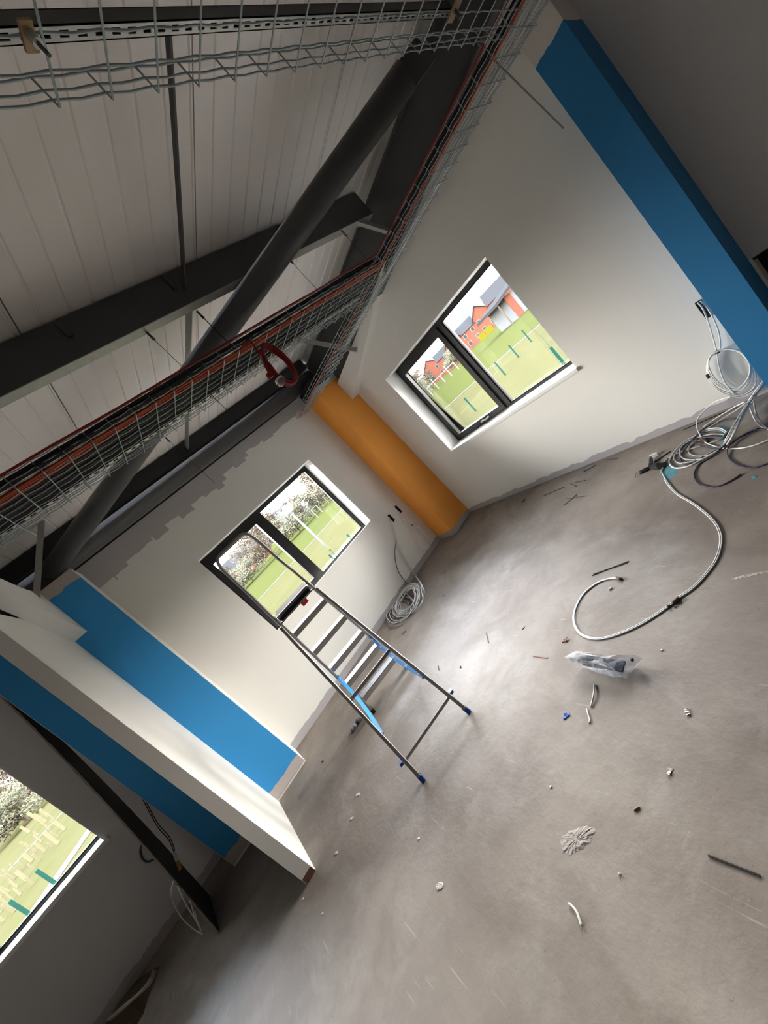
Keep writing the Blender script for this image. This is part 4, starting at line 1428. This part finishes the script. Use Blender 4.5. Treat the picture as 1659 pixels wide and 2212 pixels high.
def grass_mat(name, c1, c2, c3, s1, s2):
    m, n, l, b = node_mat(name)
    b.inputs['Roughness'].default_value = .9
    b.inputs['Specular IOR Level'].default_value = 0
    g = n.new('ShaderNodeNewGeometry')
    a = n.new('ShaderNodeTexNoise')
    a.inputs['Scale'].default_value = s1
    a.inputs['Detail'].default_value = 8
    l.new(g.outputs['Position'], a.inputs['Vector'])
    b2 = n.new('ShaderNodeTexNoise')
    b2.inputs['Scale'].default_value = s2
    b2.inputs['Detail'].default_value = 4
    l.new(g.outputs['Position'], b2.inputs['Vector'])
    r = n.new('ShaderNodeValToRGB')
    r.color_ramp.elements[0].position, r.color_ramp.elements[1].position = .35, .65
    r.color_ramp.elements[0].color = (*c1, 1)
    r.color_ramp.elements[1].color = (*c2, 1)
    l.new(a.outputs['Fac'], r.inputs[0])
    mx = n.new('ShaderNodeMixRGB')
    l.new(b2.outputs['Fac'], mx.inputs[0])
    l.new(r.outputs[0], mx.inputs[1])
    mx.inputs[2].default_value = (*c3, 1)
    l.new(mx.outputs[0], b.inputs['Base Color'])
    bp = n.new('ShaderNodeBump')
    bp.inputs['Strength'].default_value = .6
    bp.inputs['Distance'].default_value = .08
    l.new(b2.outputs['Fac'], bp.inputs['Height'])
    l.new(bp.outputs[0], b.inputs['Normal'])
    return m


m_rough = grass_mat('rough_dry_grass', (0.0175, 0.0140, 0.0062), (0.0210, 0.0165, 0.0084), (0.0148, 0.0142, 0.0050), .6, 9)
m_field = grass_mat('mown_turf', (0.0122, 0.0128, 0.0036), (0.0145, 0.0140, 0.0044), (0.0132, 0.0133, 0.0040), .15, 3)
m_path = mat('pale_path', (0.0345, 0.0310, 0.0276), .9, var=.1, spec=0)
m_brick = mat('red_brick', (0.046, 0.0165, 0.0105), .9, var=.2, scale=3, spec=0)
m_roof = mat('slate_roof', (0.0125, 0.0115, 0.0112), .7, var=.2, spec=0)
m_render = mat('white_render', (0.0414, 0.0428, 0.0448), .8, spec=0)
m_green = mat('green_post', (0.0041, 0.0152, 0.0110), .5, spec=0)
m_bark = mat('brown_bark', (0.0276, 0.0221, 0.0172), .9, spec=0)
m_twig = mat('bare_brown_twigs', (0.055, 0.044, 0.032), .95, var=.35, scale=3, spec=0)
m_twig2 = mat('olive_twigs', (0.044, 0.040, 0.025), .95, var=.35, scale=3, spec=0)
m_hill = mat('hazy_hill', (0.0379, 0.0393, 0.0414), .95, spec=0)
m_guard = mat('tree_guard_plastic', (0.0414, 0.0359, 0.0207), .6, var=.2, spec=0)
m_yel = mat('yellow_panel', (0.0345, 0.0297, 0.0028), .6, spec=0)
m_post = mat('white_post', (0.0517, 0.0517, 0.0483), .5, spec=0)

struct(MB().box((-400, -300, GZ - 1), (300, 400, GZ - .01)).build('ground', m_rough), 'rough dry grass around the building')
# mown field beyond the path
fp = [(-20.4, -6), (-20.4, 9.0), (-15.0, 15.9), (-10.5, 17.6), (-7.0, 18.1), (30, 20), (30, 100), (-220, 250), (-220, 40), (-60, -6)]
struct(MB().prism([(a, b, GZ - .012) for a, b in fp], (0, 0, .016)).build('playing_field', m_field), 'mown green playing field beyond the path')
pp_ = [(-19.9, -14), (-19.9, 0), (-19.9, 8.6), (-14.6, 15.3), (-10.3, 17.1), (-6.9, 17.6), (4, 18.4)]


def ribbon(name, pts, w, m, z, label):
    mb = MB()
    for i in range(len(pts) - 1):
        a, b = Vector((*pts[i], z)), Vector((*pts[i + 1], z))
        d = (b - a).normalized()
        s_ = Vector((-d.y, d.x, 0)) * w / 2
        e = d * w * .15
        mb.prism([a - e + s_, a - e - s_, b + e - s_, b + e + s_], (0, 0, .012 + .0005 * i))
    return struct(mb.build(name, m), label)


ribbon('path', pp_, .45, m_path, GZ - .005, 'pale path edging the playing field')
ribbon('path', [(-4.0, -10.9), (-7.5, -9.1), (-9.5, -8.05), (-13, -6.6), (-30, 0)], .55, m_path, GZ - .004, 'pale pink path seen through the dark bay window')


def post(px, py, h, label, base=None, z=GZ):
    b = fl(px, py, GZ) if base is None else Vector(base)
    tag(MB().bar(b, b + Vector((0, 0, h)), .055, .055, side=(1, 0, 0), bev=.01).build('fence_post', m_green), label, 'post', 'green fence posts')


post(1148, 738, .68, 'green post outside the back window, furthest right at the path')
post(1121, 772, .68, 'green post outside the back window, second from the right at the path')
post(1092, 810, .66, 'green post outside the back window, left of the mullion at path')
post(1028, 888, .64, 'green post seen through the left light of the back window')
post(1106, 868, .30, 'short green post at the foot of the back window mullion')
post(1222, 790, .55, 'green post outside the lower right corner of the back window')
post(1172, 690, .66, 'green post seen at the right edge of the back window field')
post(725, 1212, .30, 'short green post beside the lamp post outside the left window')
post(763, 1168, .30, 'short green post right of the lamp post outside the left window')
post(790, 1138, .42, 'short green post at the right corner of the left window')
post(135, 1918, .62, 'green post outside the dark bay window further from the mullion')
post(80, 1985, .62, 'green post outside the dark bay window near the mullion')
# sapling outside the back window
sp0 = fl(1205, 775, GZ)
tag(MB().tube(spline([sp0, sp0 + Vector((.03, .02, .6)), sp0 + Vector((-.02, 0, 1.1)), sp0 + Vector((.02, .05, 1.5))], 4), [.012 - .0008 * i for i in range(13)], 6).build('sapling', m_bark), 'thin bare sapling outside the right of the back window', 'sapling')
sp0 = fl(992, 865, GZ)
tag(MB().tube(spline([sp0, sp0 + Vector((.02, .03, .7)), sp0 + Vector((0, -.03, 1.6))], 4), [.014 - .001 * i for i in range(9)], 6).build('sapling', m_bark), 'thin bare sapling outside the left light of the back window', 'sapling')
sp0 = fl(1113, 738, GZ)
tag(MB().tube(spline([sp0, sp0 + Vector((.02, .03, .5)), sp0 + Vector((0, -.03, 1.0))], 4), [.014 - .001 * i for i in range(9)], 6).build('sapling', m_bark), 'thin bare sapling at the path edge outside the back window', 'sapling')
# lamp post
lp = fl(735, 1209, GZ)
lamp = thing('lamp_post', lp, 'white lamp post with a globe outside the left window', 'lamp post')
MB().tube([lp, lp + Vector((0, 0, 2.02))], .032, 10).build('pole', m_post, lamp, True)
MB().lathe(lp + Vector((0, 0, 1.99)), [(.03, 0), (.06, .02), (.06, .05)], 12).build('collar', m_steel, lamp, True)
R_ = .16
MB().lathe(lp + Vector((0, 0, 2.05 + R_)), [(max(.004, R_ * math.cos(a)), R_ * math.sin(a)) for a in [(-math.pi / 2 + math.pi * i / 12) for i in range(13)]], 18).build('globe', mat('lamp_globe', (.10, .105, .115), .15, spec=.8), lamp, True)
MB().tube([lp + Vector((0, 0, .42)), lp + Vector((0, 0, .52))], .036, 10).build('band', m_yel, lamp, True)


def goal(px, py, D, w, h, label):
    p_ = far(px, py, D)
    p_.z = GZ
    root = thing('football_goal', p_, label, 'goal', 'football goals')
    s_ = Vector((-.7, .7, 0))
    t_ = .08
    a, b = p_ - s_ * w / 2, p_ + s_ * w / 2
    for q in (a, b):
        MB().bar(q, q + Vector((0, 0, h)), t_, t_, side=(1, 0, 0)).build('post', m_post, root)
    MB().bar(a + Vector((0, 0, h)), b + Vector((0, 0, h)), t_, t_, side=(0, 0, 1)).build('crossbar', m_post, root)


goal(676, 1096, 46, 2.2, 1.15, 'white goal frame on the field outside the left window')
goal(703, 1071, 54, 2.2, 1.2, 'second white goal frame by the trees outside the left window')
# trees
def tree_mesh(h, w, n, m, seed, sz=.28, root=None, loc=(0, 0, 0)):
    rnd = random.Random(seed)
    loc = Vector(loc)
    tk = MB()
    tk.tube([loc, loc + Vector((.05, 0, h * .35)), loc + Vector((0, .1, h * .7))], [h * .025, h * .018, h * .006], 7)
    for i in range(7):
        a = rnd.uniform(0, 6.28)
        z = h * rnd.uniform(.2, .55)
        tk.tube([loc + Vector((0, 0, z)), loc + Vector((math.cos(a) * w * .25, math.sin(a) * w * .25, z + h * .18)), loc + Vector((math.cos(a) * w * .4, math.sin(a) * w * .4, z + h * .33))], [h * .010, h * .006, h * .002], 5)
    tk.build('trunk', m_bark, root)
    cr = MB()
    lobes = [(Vector((rnd.uniform(-.28, .28) * w, rnd.uniform(-.28, .28) * w, h * rnd.uniform(.22, .80))), rnd.uniform(.17, .27)) for _ in range(14)]
    for i in range(n):
        c, r = lobes[i % 14]
        d = Vector((rnd.gauss(0, 1), rnd.gauss(0, 1), rnd.gauss(0, 1))).normalized() * (rnd.random() ** .45)
        p_ = c + Vector((d.x * r * w, d.y * r * w, d.z * r * h * .75))
        if p_.z < h * .06:
            p_.z = h * .06
        u = Vector((rnd.gauss(0, 1), rnd.gauss(0, 1), rnd.gauss(0, 1))).normalized()
        v = u.orthogonal().normalized()
        s_ = sz * rnd.uniform(.5, 1.2)
        cr.add([loc + p_ + u * s_, loc + p_ + v * s_ * .45, loc + p_ - u * s_, loc + p_ - v * s_ * .45], [(0, 1, 2, 3)])
    cr.build('crown', m, root)


TP = []
for i, (h, w, m_) in enumerate([(7.0, 7.5, m_twig), (5.0, 8.0, m_twig2), (7.6, 6.5, m_twig)]):
    root = thing('bare_tree', (0, 0, GZ), 'bare brown tree', 'tree', 'trees beyond the field')
    tree_mesh(h, w, 5200, m_, 11 + i, .19, root, (0, 0, GZ))
    TP.append(root)
used = set()
spots = [  # pixel on the horizon line, distance, scale, proto, label
    (742, 1058, 50, .95, 0, 'tallest brown tree at the right edge of the left window'),
    (722, 1080, 66, .80, 2, 'brown tree behind the goal outside the left window'),
    (700, 1100, 56, .75, 1, 'olive bush like tree right of the lamp globe'),
    (675, 1122, 70, .85, 0, 'rounded brown tree behind the lamp globe'),
    (650, 1148, 52, .80, 1, 'low olive tree left of the lamp globe'),
    (620, 1178, 66, .95, 2, 'brown tree beside the mullion of the left window'),
    (598, 1200, 52, .85, 0, 'wide bare tree at the top right of the ladder rail'),
    (572, 1228, 64, .80, 2, 'bare tree framed by the ladder rail'),
    (545, 1252, 50, .62, 1, 'low olive tree at the left of the ladder rail'),
    (515, 1280, 52, .60, 0, 'low brown tree by the left edge of the left window'),
    (485, 1312, 48, .60, 1, 'low olive tree at the lower left corner of the left window'),
    (990, 785, 112, 1.0, 1, 'olive tree at the left of the brick houses'),
    (940, 842, 96, 1.0, 0, 'brown tree group beyond the left light of the back window'),
    (922, 862, 84, .9, 1, 'olive tree behind the play equipment'),
    (905, 884, 72, .9, 2, 'brown tree at the left end of the back window view'),
]
for px, py, D, sc, k, lab in spots:
    p_ = far(px, py, D)
    if k not in used:
        o = TP[k]
        o['label'] = lab
        used.add(k)
    else:
        o = dup(TP[k], (0, 0, 0), lab)
    o.location = (p_.x, p_.y, GZ)
    o.scale = (sc, sc, sc)
    o.rotation_euler = (0, 0, random.uniform(0, 6.2))
# trees seen through the dark bay window
for px, py, D, sc, k, lab in ((-90, 1670, 48, .8, 2, 'bare tree at the left of the dark bay window view'), (-10, 1625, 52, .85, 0, 'bare brown tree at the top of the dark bay window view'),
                              (60, 1640, 58, .75, 2, 'bare tree behind the tree guards in the bay view'), (-50, 1700, 44, .62, 1, 'olive thicket behind the tree guards in the bay view')):
    p_ = far(px, py, D)
    o = dup(TP[k], (p_.x, p_.y, GZ), lab)
    o.scale = (sc, sc, sc)
    o.rotation_euler = (0, 0, random.uniform(0, 6.2))
# hills
mb = MB()
hp_ = []
for i in range(25):
    t_ = i / 24
    a = math.radians(95 + 75 * t_)
    hp_.append(Vector((CAM.x + 380 * math.cos(a), CAM.y + 380 * math.sin(a), GZ)))
topz = [14 + 9 * math.sin(i * .9) + 6 * math.sin(i * 2.1 + 1) for i in range(25)]
vs = hp_ + [p_ + Vector((0, 0, topz[i])) for i, p_ in enumerate(hp_)] + [p_ * 1.25 for p_ in hp_]
vs = [Vector((v.x, v.y, v.z if i < 50 else GZ)) for i, v in enumerate(vs)]
mb.add(vs, [(i, i + 1, 26 + i, 25 + i) for i in range(24)] + [(25 + i, 26 + i, 51 + i, 50 + i) for i in range(24)])
struct(mb.build('hills', m_hill), 'low hazy hills on the horizon')


def house(px, py, D, w, dp, h, rh, label, ang=None, mw=None, gable=True, nwin=2):
    p_ = far(px, py, D)
    p_.z = GZ
    root = thing('brick_house', p_, label, 'house', 'houses beyond the field')
    to = (CAM - p_)
    to.z = 0
    to.normalize()
    if ang is not None:
        to = Matrix.Rotation(ang, 3, 'Z') @ to
    s_ = Vector((-to.y, to.x, 0))
    zz = Vector((0, 0, 1))
    Q = lambda a, b, z_: p_ + s_ * a + to * b + zz * z_
    w2, d2 = w / 2, dp / 2
    MB().prism([Q(-w2, d2, 0), Q(w2, d2, 0), Q(w2, -d2, 0), Q(-w2, -d2, 0)], zz * h).build('walls', mw or m_brick, root)
    if gable:
        MB().prism([Q(-w2, d2, h), Q(w2, d2, h), Q(0, d2, h + rh)], -to * dp).build('gable', mw or m_brick, root)
        r = MB()
        for sg in (-1, 1):
            r.prism([Q(sg * (w2 + .3), d2 + .3, h - .15), Q(0, d2 + .3, h + rh + .12), Q(0, d2 + .3, h + rh + .32), Q(sg * (w2 + .3), d2 + .3, h + .08)], -to * (dp + .6))
        r.build('roof', m_roof, root)
    else:
        MB().prism([Q(-w2 - .3, d2 + .4, h - .1), Q(-w2 - .3, 0, h + rh), Q(-w2 - .3, -d2 - .4, h - .1)], s_ * (w + .6)).build('roof', m_roof, root)
    for f_ in range(2):
        for i in range(nwin):
            a = -w2 + w * (i + .5) / nwin
            z_ = h * (.18 + .48 * f_)
            fr = MB().prism([Q(a - .55, d2 + .01, z_), Q(a + .55, d2 + .01, z_), Q(a + .55, d2 + .01, z_ + 1.2), Q(a - .55, d2 + .01, z_ + 1.2)], to * .08).build('window', m_post, root)
            MB().prism([Q(a - .42, d2 + .09, z_ + .12), Q(a + .42, d2 + .09, z_ + .12), Q(a + .42, d2 + .09, z_ + 1.08), Q(a - .42, d2 + .09, z_ + 1.08)], to * .02).build('pane', m_roof, fr)
    return root


house(1003, 770, 128, 5.6, 7, 5.2, 2.6, 'gabled red brick house furthest left in the terrace')
house(1030, 739, 128, 5.5, 7, 5.0, 2.4, 'red brick house with grey roof in the middle of the terrace', gable=False)
house(1059, 705, 128, 5.6, 7, 5.2, 2.8, 'gabled red brick house right of the terrace middle')
house(1102, 657, 128, 9, 8, 5.6, 3.4, 'long red brick house with grey roof behind the pavilion', gable=False, nwin=3)
house(979, 795, 128, 4.6, 7, 4.6, 2.2, 'small red brick house at the left end of the terrace', gable=False, nwin=1)
house(955, 820, 150, 7, 7, 5.2, 2.8, 'orange brick house seen through the left light of the back window')
house(503, 1222, 92, 16, 8, 3.2, 2.6, 'pinkish brick house half hidden by trees left of the ladder rail', gable=False, nwin=3)
# pavilion
pv = far(1118, 662, 52)
pv.z = GZ
pav = thing('pavilion', pv, 'white and brick pavilion with mono pitch roof at the right of the back window view', 'pavilion')
to = Vector((CAM.x - pv.x, CAM.y - pv.y, 0)).normalized()
to = Matrix.Rotation(.5, 3, 'Z') @ to
s_ = Vector((-to.y, to.x, 0))
zz = Vector((0, 0, 1))
Q = lambda a, b, z_: pv + s_ * a + to * b + zz * z_
MB().prism([Q(-2, 2.5, 0), Q(6, 2.5, 0), Q(6, -2.5, 0), Q(-2, -2.5, 0)], zz * 2.7).build('walls', m_render, pav)
MB().prism([Q(-3.4, 3.2, 2.5), Q(6.4, 3.2, 4.2), Q(6.4, 3.2, 4.5), Q(-3.4, 3.2, 2.8)], -to * 6.4).build('roof', m_roof, pav)
for a in (-2, .6, 4.2):
    MB().prism([Q(a, 2.5, 0), Q(a + .8, 2.5, 0), Q(a + .8, 2.62, 0), Q(a, 2.62, 0)], zz * 2.7).build('brick_pier', m_brick, pav)
for a in (-.6, 2.2):
    MB().prism([Q(a, 2.51, 0), Q(a + .7, 2.51, 0), Q(a + .7, 2.56, 0), Q(a, 2.56, 0)], zz * 2.1).build('door', m_roof, pav)
MB().bar(Q(-3.2, 3.0, 0), Q(-3.2, 3.0, 2.6), .12, .12, side=(1, 0, 0)).build('post', m_bark, pav)
# yellow play panels
yp = far(1050, 720, 95)
yp.z = GZ
yo = thing('yellow_board', yp, 'pair of yellow panels on the field in front of the terrace', 'board')
for k in (-1, 1):
    a_ = yp + Vector((-.86, -.5, 0)) * (k * .9)
    MB().prism([a_ + Vector((-.7, -.4, 0)), a_ + Vector((.7, .4, 0)), a_ + Vector((.7, .4, 1.6)), a_ + Vector((-.7, -.4, 1.6))], Vector((.06, -.1, 0))).build('panel', m_yel, yo)
eq = far(950, 812, 70)
eq.z = GZ
pq = thing('play_equipment', eq, 'white framed play equipment at the field edge beyond the left light', 'play equipment')
for k in range(5):
    a_ = eq + Vector((1.2 * k - 2.4, .9 * k - 1.8, 0))
    MB().bar(a_, a_ + Vector((0, 0, 1.5 + .6 * (k % 2))), .14, .14, side=(1, 0, 0)).build('post', m_post, pq)
MB().bar(eq + Vector((-2.4, -1.8, 1.5)), eq + Vector((2.4, 1.8, 1.5)), .14, .14, side=(0, 0, 1)).build('rail', m_post, pq)
# tree guards outside the bay window
rnd = random.Random(5)
gp = None
for zx, zy in [(470, 720), (380, 760), (480, 850), (580, 830), (560, 915), (400, 965), (510, 1010), (560, 985), (435, 1055), (300, 1025), (250, 1125), (390, 1140), (200, 1260), (150, 1310), (100, 1330), (320, 1370),
               (50, 1440), (130, 1520), (200, 1470), (20, 1630), (40, 1720), (140, 1630), (285, 875), (370, 900), (310, 1150), (330, 1230), (260, 1330), (80, 1560), (440, 780), (520, 750), (620, 850), (170, 1400), (350, 1060), (230, 1210), (10, 1500), (90, 1450)]:
    b = fl(zx / 4.424, 1600 + zy / 4.424, GZ)
    if gp is None:
        gp = MB().bar(b, b + Vector((0, 0, .6)), .12, .12, side=(1, 0, 0), bev=.03).build('tree_guard', m_guard)
        tag(gp, 'pale plastic tree guard standing on the rough bank outside the bay window', 'tree guard', 'tree guards on the bank')
        b0 = b
    else:
        c = gp.copy()
        COL.objects.link(c)
        c.location = (b.x, b.y, GZ)
        k = (b - CAM).length / (b0 - CAM).length * rnd.uniform(.6, 1.2)
        c.scale = (k * rnd.uniform(.5, 1.2), k * rnd.uniform(.5, 1.2), k * rnd.uniform(.8, 1.3))
        c.rotation_euler = (jit(.1), jit(.1), rnd.uniform(0, 3))
